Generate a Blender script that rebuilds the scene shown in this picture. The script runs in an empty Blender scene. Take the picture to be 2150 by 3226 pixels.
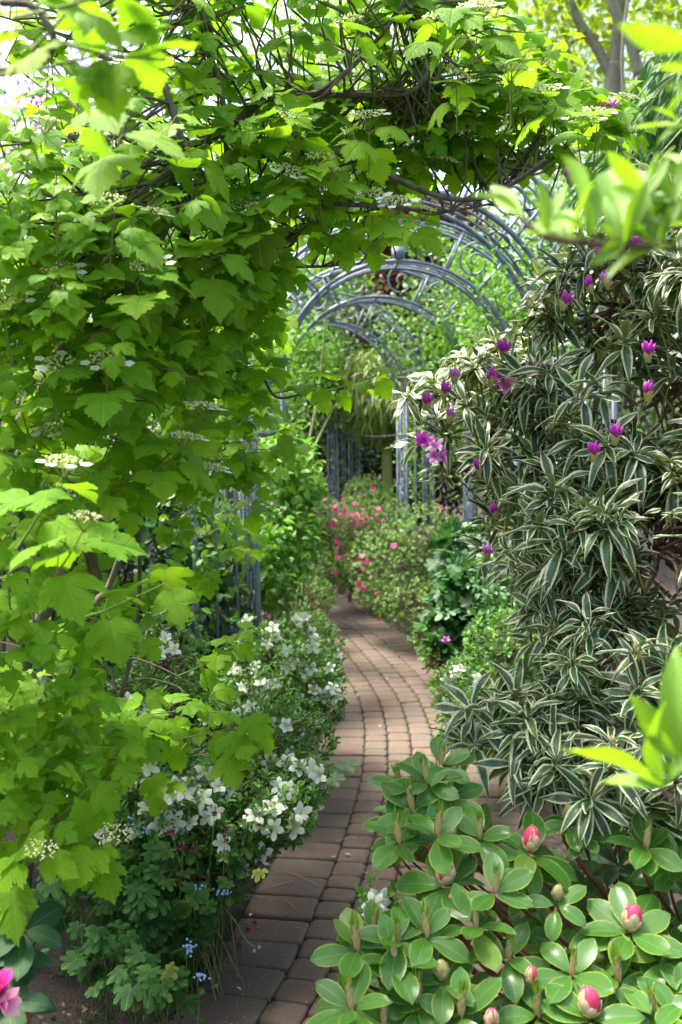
import bpy, math, random
import numpy as np
from mathutils import Matrix, Vector

# ---------------------------------------------------------------- camera, light
SC = bpy.context.scene
COL = SC.collection
rng = np.random.default_rng(11)
random.seed(11)
PI = math.pi
FPX = 3136.0                       # 35 mm lens, in pixels of the photograph
CAMH = 1.60
cam_d = bpy.data.cameras.new('camera'); cam = bpy.data.objects.new('camera', cam_d); COL.objects.link(cam)
cam_d.sensor_fit = 'VERTICAL'; cam_d.sensor_height = 36.0; cam_d.lens = 35.0
cam_d.clip_start = 0.02; cam_d.clip_end = 500.0
cam_d.dof.use_dof = True; cam_d.dof.focus_distance = 2.75; cam_d.dof.aperture_fstop = 4.0
CR = Matrix.Rotation(math.radians(90 - 4.07), 3, 'X') @ Matrix.Rotation(math.radians(-0.7), 3, 'Z')
cam.matrix_world = Matrix.Translation((0, 0, CAMH)) @ CR.to_4x4()
SC.camera = cam

SUN_EL, SUN_AZ = math.radians(66), math.radians(-60)     # azimuth from +Y towards +X: sun high up, ahead and to the left
world = bpy.data.worlds.new('World'); SC.world = world; world.use_nodes = True
wn = world.node_tree.nodes; wl = world.node_tree.links
sky = wn.new('ShaderNodeTexSky'); sky.sky_type = 'NISHITA'; sky.sun_disc = False
sky.sun_elevation = SUN_EL; sky.sun_rotation = SUN_AZ
sky.air_density = 1.0; sky.dust_density = 6.0; sky.ozone_density = 0.6
wl.new(sky.outputs[0], wn['Background'].inputs[0]); wn['Background'].inputs[1].default_value = 0.14
sun_d = bpy.data.lights.new('sun', 'SUN'); sun = bpy.data.objects.new('sun', sun_d); COL.objects.link(sun)
sun_d.energy = 3.4; sun_d.angle = math.radians(18); sun_d.color = (1.0, 0.96, 0.88)
sd = Vector((math.cos(SUN_EL) * math.sin(SUN_AZ), math.cos(SUN_EL) * math.cos(SUN_AZ), math.sin(SUN_EL)))
sun.rotation_euler = (-sd).to_track_quat('-Z', 'Y').to_euler()
SC.view_settings.view_transform = 'Standard'; SC.view_settings.look = 'None'
SC.view_settings.gamma = 1.0; SC.view_settings.use_curve_mapping = False
SC.view_settings.exposure = 2.04
SC.render.engine = 'CYCLES'
cy = SC.cycles
cy.use_denoising = True; cy.max_bounces = 5; cy.diffuse_bounces = 3; cy.glossy_bounces = 2
cy.transmission_bounces = 5; cy.transparent_max_bounces = 4; cy.sample_clamp_indirect = 6.0

# ---------------------------------------------------------------- helpers
def P(px, py, d):
    """world point seen at a pixel of the photograph, d metres ahead"""
    v = CR @ Vector(((px - 1075) / FPX, (1613 - py) / FPX, -1.0))
    t = d / v.y
    return np.array([v.x * t, d, CAMH + v.z * t])
CRI = np.array(CR.transposed())
def proj(p):
    q = (np.asarray(p) - np.array([0, 0, CAMH])) @ CRI.T
    z = np.maximum(-q[..., 2], 1e-3)
    return 1075 + q[..., 0] / z * FPX, 1613 - q[..., 1] / z * FPX, -q[..., 2]
def nrm(a):
    a = np.asarray(a, float)
    return a / np.maximum(np.linalg.norm(a, axis=-1, keepdims=True), 1e-9)
def rand_dir(n): return nrm(rng.normal(size=(n, 3)))

class Buf:
    """collects triangles, becomes ONE mesh; 'leaf' = (u across, v along, random)"""
    def __init__(s): s.V = []; s.F = []; s.A = []; s.M = []; s.n = 0
    def add(s, V, F, A=None, mi=0):
        V = np.asarray(V, float).reshape(-1, 3); F = np.asarray(F, int).reshape(-1, 3)
        if A is None: A = np.zeros((len(V), 3))
        s.V.append(V); s.F.append(F + s.n); s.A.append(A); s.M.append(np.full(len(F), mi)); s.n += len(V)
    def mesh(s, name, mats, smooth=True):
        V = np.concatenate(s.V); F = np.concatenate(s.F); A = np.concatenate(s.A); M = np.concatenate(s.M)
        me = bpy.data.meshes.new(name)
        me.vertices.add(len(V)); me.vertices.foreach_set('co', V.astype(np.float32).ravel())
        me.loops.add(F.size); me.loops.foreach_set('vertex_index', F.astype(np.int32).ravel())
        me.polygons.add(len(F)); me.polygons.foreach_set('loop_start', np.arange(0, F.size, 3, dtype=np.int32))
        me.polygons.foreach_set('loop_total', np.full(len(F), 3, dtype=np.int32))
        me.polygons.foreach_set('material_index', M.astype(np.int32))
        at = me.attributes.new('leaf', 'FLOAT_VECTOR', 'POINT'); at.data.foreach_set('vector', A.astype(np.float32).ravel())
        me.update(calc_edges=True)
        if smooth: me.polygons.foreach_set('use_smooth', np.ones(len(F), bool))
        for m in (mats if isinstance(mats, (list, tuple)) else [mats]): me.materials.append(m)
        return me
    def tube(s, pts, radii, sides=5, mi=0, rnd=0.5, cap=True):
        pts = np.asarray(pts, float); n = len(pts)
        if np.isscalar(radii): radii = np.full(n, radii)
        elif len(radii) == 2 and n != 2: radii = np.linspace(radii[0], radii[1], n)
        tan = nrm(np.gradient(pts, axis=0)); up = np.array([0.13, 0.21, 1.0])
        if abs(nrm(up) @ tan[n // 2]) > 0.9: up = np.array([1.0, 0.17, 0.1])
        x = nrm(np.cross(tan, up)); y = np.cross(x, tan)
        ang = np.arange(sides) * 2 * PI / sides + PI / 4
        ring = pts[:, None, :] + np.asarray(radii)[:, None, None] * (np.cos(ang)[None, :, None] * x[:, None, :] + np.sin(ang)[None, :, None] * y[:, None, :])
        V = ring.reshape(-1, 3); F = []
        for i in range(n - 1):
            for k in range(sides):
                a = i * sides + k; b = i * sides + (k + 1) % sides; c = a + sides; e = b + sides
                F += [(a, b, e), (a, e, c)]
        if cap:
            for k in range(1, sides - 1):
                F.append((0, k + 1, k)); q = (n - 1) * sides; F.append((q, q + k, q + k + 1))
        A = np.zeros((len(V), 3)); A[:, 2] = rnd; A[:, 1] = np.repeat(np.linspace(0, 1, n), sides)
        s.add(V, F, A, mi)
    def box(s, c, h, mi=0, rot=0.0):
        c = np.asarray(c, float); h = np.asarray(h, float)
        V = np.array([[x, y, z] for x in (-1, 1) for y in (-1, 1) for z in (-1, 1)]) * h
        if rot: V = V @ np.array(Matrix.Rotation(rot, 3, 'Z')).T
        F = [(0, 1, 3), (0, 3, 2), (4, 6, 7), (4, 7, 5), (0, 4, 5), (0, 5, 1), (2, 3, 7), (2, 7, 6), (0, 2, 6), (0, 6, 4), (1, 5, 7), (1, 7, 3)]
        s.add(V + c, F, None, mi)

def bez(p, n=8):
    """smooth curve through points"""
    p = np.asarray(p, float)
    if len(p) == 2: return p[0] + np.linspace(0, 1, n)[:, None] * (p[1] - p[0])
    q = np.vstack([2 * p[0] - p[1], p, 2 * p[-1] - p[-2]]); out = []
    for i in range(1, len(q) - 2):
        t = np.linspace(0, 1, n, endpoint=False)[:, None]
        a, b, c, d = q[i - 1], q[i], q[i + 1], q[i + 2]
        out.append(0.5 * (2 * b + (c - a) * t + (2 * a - 5 * b + 4 * c - d) * t ** 2 + (3 * b - a - 3 * c + d) * t ** 3))
    out.append(p[-1:]); return np.concatenate(out)

def link(o, parent=None):
    COL.objects.link(o)
    if parent: o.parent = parent
    return o
def thing(name, label, cat, loc=(0, 0, 0), group=None, rotz=0.0):
    o = bpy.data.objects.new(name, None); o.empty_display_size = 0.1; o.location = tuple(loc); o.rotation_euler = (0, 0, rotz)
    o['label'] = label; o['category'] = cat
    if group: o['group'] = group
    return link(o)
def part(name, buf, mats, parent, stuff=False, label=None, smooth=True, at=None):
    """buf holds world coordinates; the part keeps its parent's origin (or an origin of its own)"""
    if not buf.V: return None
    off = np.array(parent.location if at is None else at, float)
    for v in buf.V: v -= off
    o = bpy.data.objects.new(name, buf.mesh(name, mats, smooth))
    if at is not None: o.location = tuple(off - np.array(parent.location))
    link(o, parent)
    if stuff: o['kind'] = 'stuff'
    if label: o['label'] = label
    return o
def structure(name, buf, mats, smooth=False, kind='structure'):
    o = bpy.data.objects.new(name, buf.mesh(name, mats, smooth)); o['kind'] = kind
    return link(o)
def inst(name, me, parent, pos, R=None, s=1.0, label=None):
    o = bpy.data.objects.new(name, me)
    base = np.array(parent.matrix_basis.translation) if parent.parent is None else np.zeros(3)
    M = Matrix(R.tolist()) if R is not None else Matrix.Identity(3)
    o.matrix_basis = Matrix.Translation(Vector(np.asarray(pos, float) - base)) @ M.to_4x4() @ Matrix.Scale(s, 4)
    link(o, parent)
    if label: o['label'] = label
    return o
def frames(A, N):
    """columns x, along, normal"""
    A = nrm(A); Z = nrm(N - (N * A).sum(-1, keepdims=True) * A); X = np.cross(A, Z)
    return np.stack([X, A, Z], axis=-1)
def fr1(a, n): return frames(np.asarray(a, float)[None], np.asarray(n, float)[None])[0]

# ---------------------------------------------------------------- materials
def mat(name):
    m = bpy.data.materials.new(name); m.use_nodes = True
    return m, m.node_tree.nodes, m.node_tree.links
class NB:
    """tiny node writer"""
    def __init__(s, m): s.t = m.node_tree
    def n(s, typ, **k):
        x = s.t.nodes.new(typ)
        for a, v in k.items(): setattr(x, a, v)
        return x
    def put(s, sock, v):
        if hasattr(v, 'is_output') or hasattr(v, 'links'): s.t.links.new(v, sock)
        else: sock.default_value = v
    def math(s, op, a, b=0.0, c=0.0, clamp=False):
        x = s.n('ShaderNodeMath', operation=op, use_clamp=clamp)
        s.put(x.inputs[0], a); s.put(x.inputs[1], b); s.put(x.inputs[2], c); return x.outputs[0]
    def mix(s, f, a, b, mode='MIX'):
        x = s.n('ShaderNodeMix', data_type='RGBA', blend_type=mode)
        s.put(x.inputs[0], f); s.put(x.inputs[6], a if hasattr(a, 'links') else (*a[:3], 1)); s.put(x.inputs[7], b if hasattr(b, 'links') else (*b[:3], 1)); return x.outputs[2]
    def ramp(s, v, lo, hi):
        x = s.n('ShaderNodeMapRange', interpolation_type='SMOOTHSTEP'); s.put(x.inputs[0], v); x.inputs[1].default_value = lo; x.inputs[2].default_value = hi; return x.outputs[0]
    def noise(s, scale, vec=None, detail=3.0, rough=0.5):
        x = s.n('ShaderNodeTexNoise'); x.inputs['Scale'].default_value = scale; x.inputs['Detail'].default_value = detail; x.inputs['Roughness'].default_value = rough
        if vec is not None: s.put(x.inputs['Vector'], vec)
        return x.outputs[0]
    def coord(s, k='Object'): return s.n('ShaderNodeTexCoord').outputs[k]

def leaf_mat(name, c1, c2, trans=0.38, tint=(1.25, 1.25, 0.55), rough=0.38, spec=0.5, edge=None, edge_at=0.82, edge_wob=0.0,
             vein=None, vein_n=9.0, back=None, blotch=None, bump=0.3, coat=0.0, spots=None, rare=None, rare_at=0.93, vein_k=0.8):
    m, nd, lk = mat(name); b = NB(m); pr = nd['Principled BSDF']
    at = b.n('ShaderNodeAttribute', attribute_name='leaf'); sx = b.n('ShaderNodeSeparateXYZ'); lk.new(at.outputs['Vector'], sx.inputs[0])
    u, v, r = sx.outputs
    oi = b.n('ShaderNodeObjectInfo').outputs['Random']
    rr = b.math('FRACT', b.math('ADD', r, oi)); au = b.math('ABSOLUTE', u)
    col = b.mix(rr, c1, c2)
    wn_ = b.noise(26.0, None, 3.0)
    col = b.mix(b.math('MULTIPLY', b.ramp(wn_, 0.35, 0.7), 0.35), col, tuple(x * 0.6 for x in c1))
    if rare is not None: col = b.mix(b.math('MULTIPLY', b.ramp(rr, rare_at, rare_at + 0.03), 0.8), col, rare)
    vs = b.math('SUBTRACT', b.math('MULTIPLY', v, vein_n), b.math('MULTIPLY', au, vein_n * 0.45))
    side = b.ramp(b.math('ABSOLUTE', b.math('SUBTRACT', b.math('FRACT', vs), 0.5)), 0.40, 0.5)
    mid = b.ramp(au, 0.055, 0.02)
    if vein is not None:
        col = b.mix(b.math('MULTIPLY', side, 0.4 * vein_k), col, vein); col = b.mix(b.math('MULTIPLY', mid, vein_k), col, vein)
    if edge is not None:
        e = au
        if edge_wob: e = b.math('ADD', au, b.math('MULTIPLY', b.math('SUBTRACT', b.noise(38.0, None, 2.0), 0.5), edge_wob))
        col = b.mix(b.ramp(e, edge_at - 0.10, edge_at + (0.04 if edge_wob else 0.16)), col, edge)
    if blotch is not None:
        q = b.math('MULTIPLY', b.ramp(au, 0.75, 0.3), b.math('MULTIPLY', b.ramp(v, 0.25, 0.45), b.ramp(v, 0.85, 0.6)))
        q = b.math('MULTIPLY', q, b.ramp(b.noise(45.0, None, 3.0), 0.42, 0.6)); col = b.mix(q, col, blotch)
    if spots is not None:
        nz = b.noise(22.0, None, 4.0, 0.7); col = b.mix(b.math('MULTIPLY', b.ramp(b.math('ADD', nz, b.math('MULTIPLY', b.ramp(au, 0.75, 1.0), 0.10)), 0.66, 0.70), 0.85), col, spots)
    if back is not None:
        g = b.n('ShaderNodeNewGeometry'); col = b.mix(b.math('MULTIPLY', g.outputs['Backfacing'], 0.75), col, back)
    lk.new(col, pr.inputs['Base Color']); pr.inputs['Roughness'].default_value = rough
    pr.inputs['Specular IOR Level'].default_value = spec; pr.inputs['Coat Weight'].default_value = coat; pr.inputs['Coat Roughness'].default_value = 0.22; pr.inputs['Coat IOR'].default_value = 1.6
    h = b.math('ADD', b.math('MULTIPLY', side, -0.6), b.math('MULTIPLY', mid, -1.0)); h = b.math('ADD', h, b.math('MULTIPLY', b.noise(60.0), 0.8))
    bp = b.n('ShaderNodeBump'); bp.inputs['Strength'].default_value = bump; bp.inputs['Distance'].default_value = 0.004; lk.new(h, bp.inputs['Height'])
    lk.new(bp.outputs[0], pr.inputs['Normal'])
    tr = b.n('ShaderNodeBsdfTranslucent'); lk.new(b.mix(1.0, col, tint, 'MULTIPLY'), tr.inputs[0])
    mx = b.n('ShaderNodeMixShader'); mx.inputs[0].default_value = trans
    lk.new(pr.outputs[0], mx.inputs[1]); lk.new(tr.outputs[0], mx.inputs[2]); lk.new(mx.outputs[0], nd['Material Output'].inputs[0])
    return m
def petal_mat(name, c1, c2, trans=0.3, throat=None, rough=0.5):
    m, nd, lk = mat(name); b = NB(m); pr = nd['Principled BSDF']
    at = b.n('ShaderNodeAttribute', attribute_name='leaf'); sx = b.n('ShaderNodeSeparateXYZ'); lk.new(at.outputs['Vector'], sx.inputs[0])
    col = b.mix(b.ramp(b.math('ADD', sx.outputs[1], b.math('MULTIPLY', b.math('SUBTRACT', b.noise(90.0), .5), .5)), 0.0, 1.0), c1, c2)
    if throat is not None: col = b.mix(b.ramp(sx.outputs[1], 0.4, 0.1), col, throat)
    lk.new(col, pr.inputs['Base Color']); pr.inputs['Roughness'].default_value = rough
    tr = b.n('ShaderNodeBsdfTranslucent'); lk.new(col, tr.inputs[0]); mx = b.n('ShaderNodeMixShader'); mx.inputs[0].default_value = trans
    lk.new(pr.outputs[0], mx.inputs[1]); lk.new(tr.outputs[0], mx.inputs[2]); lk.new(mx.outputs[0], nd['Material Output'].inputs[0])
    return m
def bark_mat(name, c1, c2, scale=18.0, rough=0.85, bump=0.6, stretch=6.0, moss=None):
    m, nd, lk = mat(name); b = NB(m); pr = nd['Principled BSDF']
    mp = b.n('ShaderNodeMapping'); mp.inputs['Scale'].default_value = (1, 1, 1.0 / stretch); lk.new(b.coord(), mp.inputs[0])
    n1 = b.noise(scale * 3, mp.outputs[0], 5.0, 0.65); n2 = b.noise(scale * 0.4, None, 3.0)
    col = b.mix(b.ramp(n1, 0.35, 0.65), c1, c2)
    if moss is not None: col = b.mix(b.math('MULTIPLY', b.ramp(n2, 0.45, 0.6), 0.6), col, moss)
    lk.new(col, pr.inputs['Base Color']); pr.inputs['Roughness'].default_value = rough
    bp = b.n('ShaderNodeBump'); bp.inputs['Strength'].default_value = bump; bp.inputs['Distance'].default_value = 0.004; lk.new(n1, bp.inputs['Height']); lk.new(bp.outputs[0], pr.inputs['Normal'])
    return m

M = {}
M['vib'] = leaf_mat('viburnum_leaf', (0.15, 0.37, 0.012), (0.28, 0.51, 0.018), trans=0.52, tint=(1.4, 1.32, 0.3), rough=0.5, spec=0.25, vein=(0.26, 0.46, 0.07), vein_n=7, vein_k=0.5, back=(0.16, 0.33, 0.045), bump=0.7, rare=(0.30, 0.48, 0.03), rare_at=0.93)
M['vib_stem'] = bark_mat('green_shoot', (0.14, 0.20, 0.04), (0.20, 0.24, 0.06), moss=(0.15, 0.10, 0.04))
M['vib_bark'] = bark_mat('viburnum_bark', (0.055, 0.042, 0.025), (0.15, 0.12, 0.075), moss=(0.10, 0.12, 0.05))
M['var'] = leaf_mat('variegated_leaf', (0.018, 0.075, 0.020), (0.035, 0.125, 0.028), trans=0.14, rough=0.3, coat=0.3, spots=(0.16, 0.08, 0.05), edge=(0.70, 0.73, 0.40), edge_at=0.71, edge_wob=1.1, vein=(0.06, 0.13, 0.05), vein_n=14, back=(0.20, 0.27, 0.10), rare=(0.10, 0.17, 0.05))
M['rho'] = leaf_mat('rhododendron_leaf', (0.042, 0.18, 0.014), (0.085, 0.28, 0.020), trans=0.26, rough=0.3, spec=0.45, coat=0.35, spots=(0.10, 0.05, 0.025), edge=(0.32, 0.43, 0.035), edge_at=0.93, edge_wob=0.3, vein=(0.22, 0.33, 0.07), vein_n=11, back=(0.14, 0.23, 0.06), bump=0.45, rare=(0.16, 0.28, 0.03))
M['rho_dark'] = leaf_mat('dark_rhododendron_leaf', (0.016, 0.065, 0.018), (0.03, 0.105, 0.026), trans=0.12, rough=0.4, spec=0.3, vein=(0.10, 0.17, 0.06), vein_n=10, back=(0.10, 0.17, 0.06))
M['fresh'] = leaf_mat('fresh_leaf', (0.17, 0.36, 0.02), (0.25, 0.44, 0.03), trans=0.45, tint=(1.25, 1.2, 0.35), rough=0.42, vein=(0.25, 0.42, 0.08), vein_n=8)
M['aza'] = leaf_mat('azalea_leaf', (0.05, 0.15, 0.018), (0.12, 0.28, 0.025), trans=0.3, rough=0.35, spec=0.35, vein=(0.12, 0.25, 0.04), vein_n=4, rare=(0.24, 0.40, 0.04))
M['aza_far'] = leaf_mat('pink_azalea_leaf', (0.06, 0.15, 0.02), (0.14, 0.25, 0.035), trans=0.25, rough=0.4, spec=0.3, rare=(0.22, 0.22, 0.05))
M['clim'] = leaf_mat('climber_leaf', (0.07, 0.21, 0.02), (0.17, 0.36, 0.04), trans=0.4, rough=0.4, spec=0.3, vein=(0.2, 0.36, 0.1), vein_n=5)
M['ger'] = leaf_mat('geranium_leaf', (0.025, 0.10, 0.014), (0.05, 0.16, 0.02), trans=0.3, rough=0.6, spec=0.2, vein=(0.10, 0.22, 0.05), vein_n=5, blotch=(0.02, 0.025, 0.018), rare=(0.26, 0.30, 0.05), rare_at=0.96)
M['cover'] = leaf_mat('groundcover_leaf', (0.025, 0.10, 0.02), (0.05, 0.16, 0.03), trans=0.25, rough=0.5, vein=(0.1, 0.2, 0.06), vein_n=5)
M['bam'] = leaf_mat('bamboo_leaf', (0.025, 0.10, 0.014), (0.055, 0.17, 0.022), trans=0.3, rough=0.45, spec=0.3, back=(0.16, 0.27, 0.09))
M['bam_y'] = leaf_mat('weeping_leaf', (0.15, 0.24, 0.03), (0.24, 0.33, 0.06), trans=0.35, rough=0.45, rare=(0.38, 0.33, 0.12))
M['lime'] = leaf_mat('lime_tree_leaf', (0.20, 0.33, 0.03), (0.30, 0.42, 0.04), trans=0.5, tint=(1.3, 1.25, 0.4), rough=0.5)
M['dark'] = leaf_mat('evergreen_leaf', (0.010, 0.036, 0.012), (0.024, 0.07, 0.02), trans=0.1, rough=0.5, spec=0.25)
M['midg'] = leaf_mat('hedge_leaf', (0.06, 0.15, 0.03), (0.12, 0.24, 0.045), trans=0.3, rough=0.45)
M['copper'] = leaf_mat('copper_leaf', (0.045, 0.014, 0.010), (0.11, 0.035, 0.016), trans=0.25, rough=0.5, spec=0.25, tint=(1.4, 0.8, 0.6), rare=(0.22, 0.14, 0.03))
M['mag'] = petal_mat('magnolia_petal', (0.35, 0.10, 0.20), (0.80, 0.66, 0.74), trans=0.5)
M['white'] = petal_mat('white_petal', (0.70, 0.74, 0.42), (0.86, 0.87, 0.84), trans=0.3)
M['vibw'] = petal_mat('sterile_floret', (0.78, 0.82, 0.55), (0.88, 0.88, 0.78), trans=0.3)
M['vibb'] = petal_mat('fertile_floret', (0.62, 0.70, 0.22), (0.80, 0.82, 0.42), trans=0.2)
M['pink'] = petal_mat('magenta_petal', (0.62, 0.02, 0.20), (0.80, 0.05, 0.33), trans=0.3)
M['palepink'] = petal_mat('pale_pink_petal', (0.75, 0.12, 0.35), (0.86, 0.42, 0.58), trans=0.3)
M['purple'] = petal_mat('purple_petal', (0.42, 0.02, 0.38), (0.68, 0.08, 0.58), trans=0.3)
M['lilac'] = petal_mat('lilac_petal', (0.62, 0.12, 0.50), (0.74, 0.34, 0.70), trans=0.3)
M['red'] = petal_mat('red_petal', (0.74, 0.03, 0.10), (0.84, 0.07, 0.16), trans=0.15)
M['cream'] = petal_mat('bud_scale', (0.48, 0.40, 0.13), (0.85, 0.62, 0.38), trans=0.15)
M['tan'] = petal_mat('shoot_scale', (0.50, 0.28, 0.11), (0.55, 0.52, 0.20), trans=0.15)
M['budgr'] = petal_mat('green_bud_scale', (0.30, 0.34, 0.08), (0.55, 0.45, 0.18), trans=0.15)
M['blue'] = petal_mat('forget_me_not', (0.40, 0.50, 0.80), (0.30, 0.45, 0.80), trans=0.2)
M['maroon'] = petal_mat('maroon_petal', (0.10, 0.01, 0.03), (0.16, 0.01, 0.05), trans=0.2)
M['black'] = petal_mat('black_tulip_petal', (0.012, 0.004, 0.008), (0.02, 0.006, 0.012), trans=0.05)
M['twig'] = bark_mat('twig', (0.09, 0.05, 0.03), (0.20, 0.13, 0.08))
M['redtwig'] = bark_mat('red_twig', (0.13, 0.035, 0.02), (0.22, 0.07, 0.035))
M['greentwig'] = bark_mat('green_twig', (0.16, 0.22, 0.05), (0.24, 0.30, 0.08))
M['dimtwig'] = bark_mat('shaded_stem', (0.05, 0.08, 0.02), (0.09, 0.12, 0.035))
M['greybark'] = bark_mat('grey_bark', (0.16, 0.15, 0.11), (0.30, 0.28, 0.20), moss=(0.18, 0.20, 0.10), bump=0.3)
M['oldwood'] = bark_mat('old_wood', (0.10, 0.075, 0.055), (0.30, 0.26, 0.22))

def metal():
    m, nd, lk = mat('weathered_blue_grey_metal'); b = NB(m); pr = nd['Principled BSDF']
    n1 = b.noise(14.0, b.coord(), 6.0, 0.7); n2 = b.noise(120.0, b.coord(), 3.0, 0.6)
    col = b.mix(b.ramp(n1, 0.35, 0.65), (0.12, 0.145, 0.19), (0.21, 0.245, 0.31)); col = b.mix(b.math('MULTIPLY', b.ramp(n2, 0.55, 0.75), 0.5), col, (0.16, 0.16, 0.16))
    lk.new(col, pr.inputs['Base Color']); pr.inputs['Metallic'].default_value = 0.25; pr.inputs['Roughness'].default_value = 0.5
    bp = b.n('ShaderNodeBump'); bp.inputs['Strength'].default_value = 0.3; bp.inputs['Distance'].default_value = 0.002; lk.new(n2, bp.inputs['Height']); lk.new(bp.outputs[0], pr.inputs['Normal'])
    return m
M['metal'] = metal()
def paver_mat():
    m, nd, lk = mat('weathered_concrete_paver'); b = NB(m); pr = nd['Principled BSDF']
    oi = b.n('ShaderNodeObjectInfo').outputs['Random']; at = b.n('ShaderNodeAttribute', attribute_name='leaf'); sx = b.n('ShaderNodeSeparateXYZ'); lk.new(at.outputs['Vector'], sx.inputs[0])
    r = b.math('FRACT', b.math('ADD', oi, sx.outputs[2])); g = b.n('ShaderNodeNewGeometry').outputs['Position']
    cr = b.n('ShaderNodeValToRGB'); lk.new(r, cr.inputs[0]); e = cr.color_ramp.elements
    e[0].position = 0; e[0].color = (0.15, 0.108, 0.078, 1); e[1].position = 1; e[1].color = (0.125, 0.11, 0.092, 1)
    for p_, c_ in ((0.25, (0.19, 0.118, 0.085)), (0.5, (0.16, 0.118, 0.086)), (0.75, (0.18, 0.122, 0.09))):
        x = e.new(p_); x.color = (*c_, 1)
    n1 = b.noise(7.0, g, 5.0, 0.6); n2 = b.noise(420.0, g, 2.0, 0.8); n3 = b.noise(60.0, g, 5.0, 0.7)
    col = b.mix(b.math('MULTIPLY', b.ramp(n1, 0.4, 0.7), 0.55), cr.outputs[0], (0.17, 0.15, 0.095))
    col = b.mix(b.math('MULTIPLY', b.ramp(n3, 0.3, 0.75), 0.5), col, (0.12, 0.085, 0.065))
    col = b.mix(b.math('MULTIPLY', b.ramp(n2, 0.66, 0.72), 0.7), col, (0.48, 0.42, 0.36))
    vo = b.n('ShaderNodeTexVoronoi'); vo.inputs['Scale'].default_value = 55.0; lk.new(g, vo.inputs['Vector'])
    col = b.mix(b.math('MULTIPLY', b.ramp(vo.outputs['Distance'], 0.16, 0.08), 0.75), col, (0.55, 0.50, 0.44))
    lk.new(col, pr.inputs['Base Color']); pr.inputs['Roughness'].default_value = 0.8
    lk.new(b.mix(1.0, col, (0.66, 0.63, 0.60), 'MULTIPLY'), pr.inputs['Base Color'])
    h = b.math('ADD', b.math('MULTIPLY', n3, 0.7), b.math('MULTIPLY', n2, 0.4))
    bp = b.n('ShaderNodeBump'); bp.inputs['Strength'].default_value = 0.6; bp.inputs['Distance'].default_value = 0.003; lk.new(h, bp.inputs['Height']); lk.new(bp.outputs[0], pr.inputs['Normal'])
    return m
M['paver'] = paver_mat()
def ground_mat(name, c1, c2, c3, s=1.0):
    m, nd, lk = mat(name); b = NB(m); pr = nd['Principled BSDF']; g = b.n('ShaderNodeNewGeometry').outputs['Position']
    n1 = b.noise(9.0 * s, g, 6.0, 0.7); n2 = b.noise(90.0 * s, g, 5.0, 0.75)
    col = b.mix(b.ramp(n2, 0.35, 0.65), c1, c2); col = b.mix(b.math('MULTIPLY', b.ramp(n1, 0.5, 0.65), 0.8), col, c3)
    lk.new(col, pr.inputs['Base Color']); pr.inputs['Roughness'].default_value = 0.95
    bp = b.n('ShaderNodeBump'); bp.inputs['Strength'].default_value = 0.9; bp.inputs['Distance'].default_value = 0.02; lk.new(n2, bp.inputs['Height']); lk.new(bp.outputs[0], pr.inputs['Normal'])
    return m
M['soil'] = ground_mat('dark_soil', (0.020, 0.014, 0.010), (0.060, 0.042, 0.030), (0.035, 0.03, 0.02))
M['joint'] = ground_mat('joint_dirt_and_moss', (0.014, 0.011, 0.008), (0.04, 0.03, 0.022), (0.04, 0.075, 0.015), 1.6)

# ---------------------------------------------------------------- leaf templates: (V, F, UV), unit length along +Y, normal +Z
def grid_leaf(width, nu=4, nv=8, fold=0.18, droop=0.25, power=1.0, tip=1.0, wave=0.0, curl=0.0, seed=0):
    """strip leaf: profile width*sin, folded on the midrib, bending down"""
    r = np.random.default_rng(seed); V = []; A = []; ph = r.uniform(0, 6)
    for j in range(nv + 1):
        t = j / nv; w = width * 0.5 * (math.sin(PI * t ** power) ** tip + 0.02) if 0 < j < nv else width * 0.02
        for i in range(nu + 1):
            u = -1 + 2 * i / nu
            z = fold * abs(u) * w * 1.2 - droop * t * t + wave * math.sin(t * 9 + ph + u * 1.5) * abs(u) * width - curl * u * u * w
            V.append((u * w, t * (1 - 0.25 * droop * t), z)); A.append((u, t))
    F = []
    for j in range(nv):
        for i in range(nu):
            a = j * (nu + 1) + i; F += [(a, a + 1, a + nu + 2), (a, a + nu + 2, a + nu + 1)]
    return np.array(V), np.array(F), np.array(A)
def lobed_leaf(outline, ring=True, droop=0.3, fold=0.15, centre=0.28, seed=0, wave=0.03):
    """outline = right half from base to tip; mirrored; fan round a point on the midrib with a middle ring"""
    r = np.random.default_rng(seed)
    R = [(x * r.uniform(0.94, 1.06), y + r.uniform(-.012, .012)) for x, y in outline[1:-1]]
    L = [(-x * r.uniform(0.94, 1.06), y + r.uniform(-.012, .012)) for x, y in outline[1:-1]][::-1]
    O = [outline[0]] + R + [outline[-1]] + L; n = len(O); c = np.array([0, centre])
    O = np.array(O); mx = np.abs(O[:, 0]).max(); ph = r.uniform(0, 6)
    def lift(p, k):
        x, y = p; rr = math.hypot(x, y - 0.1)
        return (x, y, fold * abs(x) - droop * rr * rr + wave * math.sin(8 * y + 6 * abs(x) + ph) * k)
    V = [lift(c, 0)]; A = [(0, c[1])]
    if ring:
        for p in O: q = c + (p - c) * 0.55; V.append(lift(q, 0.5)); A.append((q[0] / mx, q[1]))
    for p in O: V.append(lift(p, 1)); A.append((p[0] / mx, p[1]))
    F = []
    for k in range(n):
        k2 = (k + 1) % n
        if ring: F += [(0, 1 + k, 1 + k2), (1 + k, 1 + n + k, 1 + n + k2), (1 + k, 1 + n + k2, 1 + k2)]
        else: F += [(0, 1 + k, 1 + k2)]
    return np.array(V), np.array(F), np.array(A)
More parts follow.
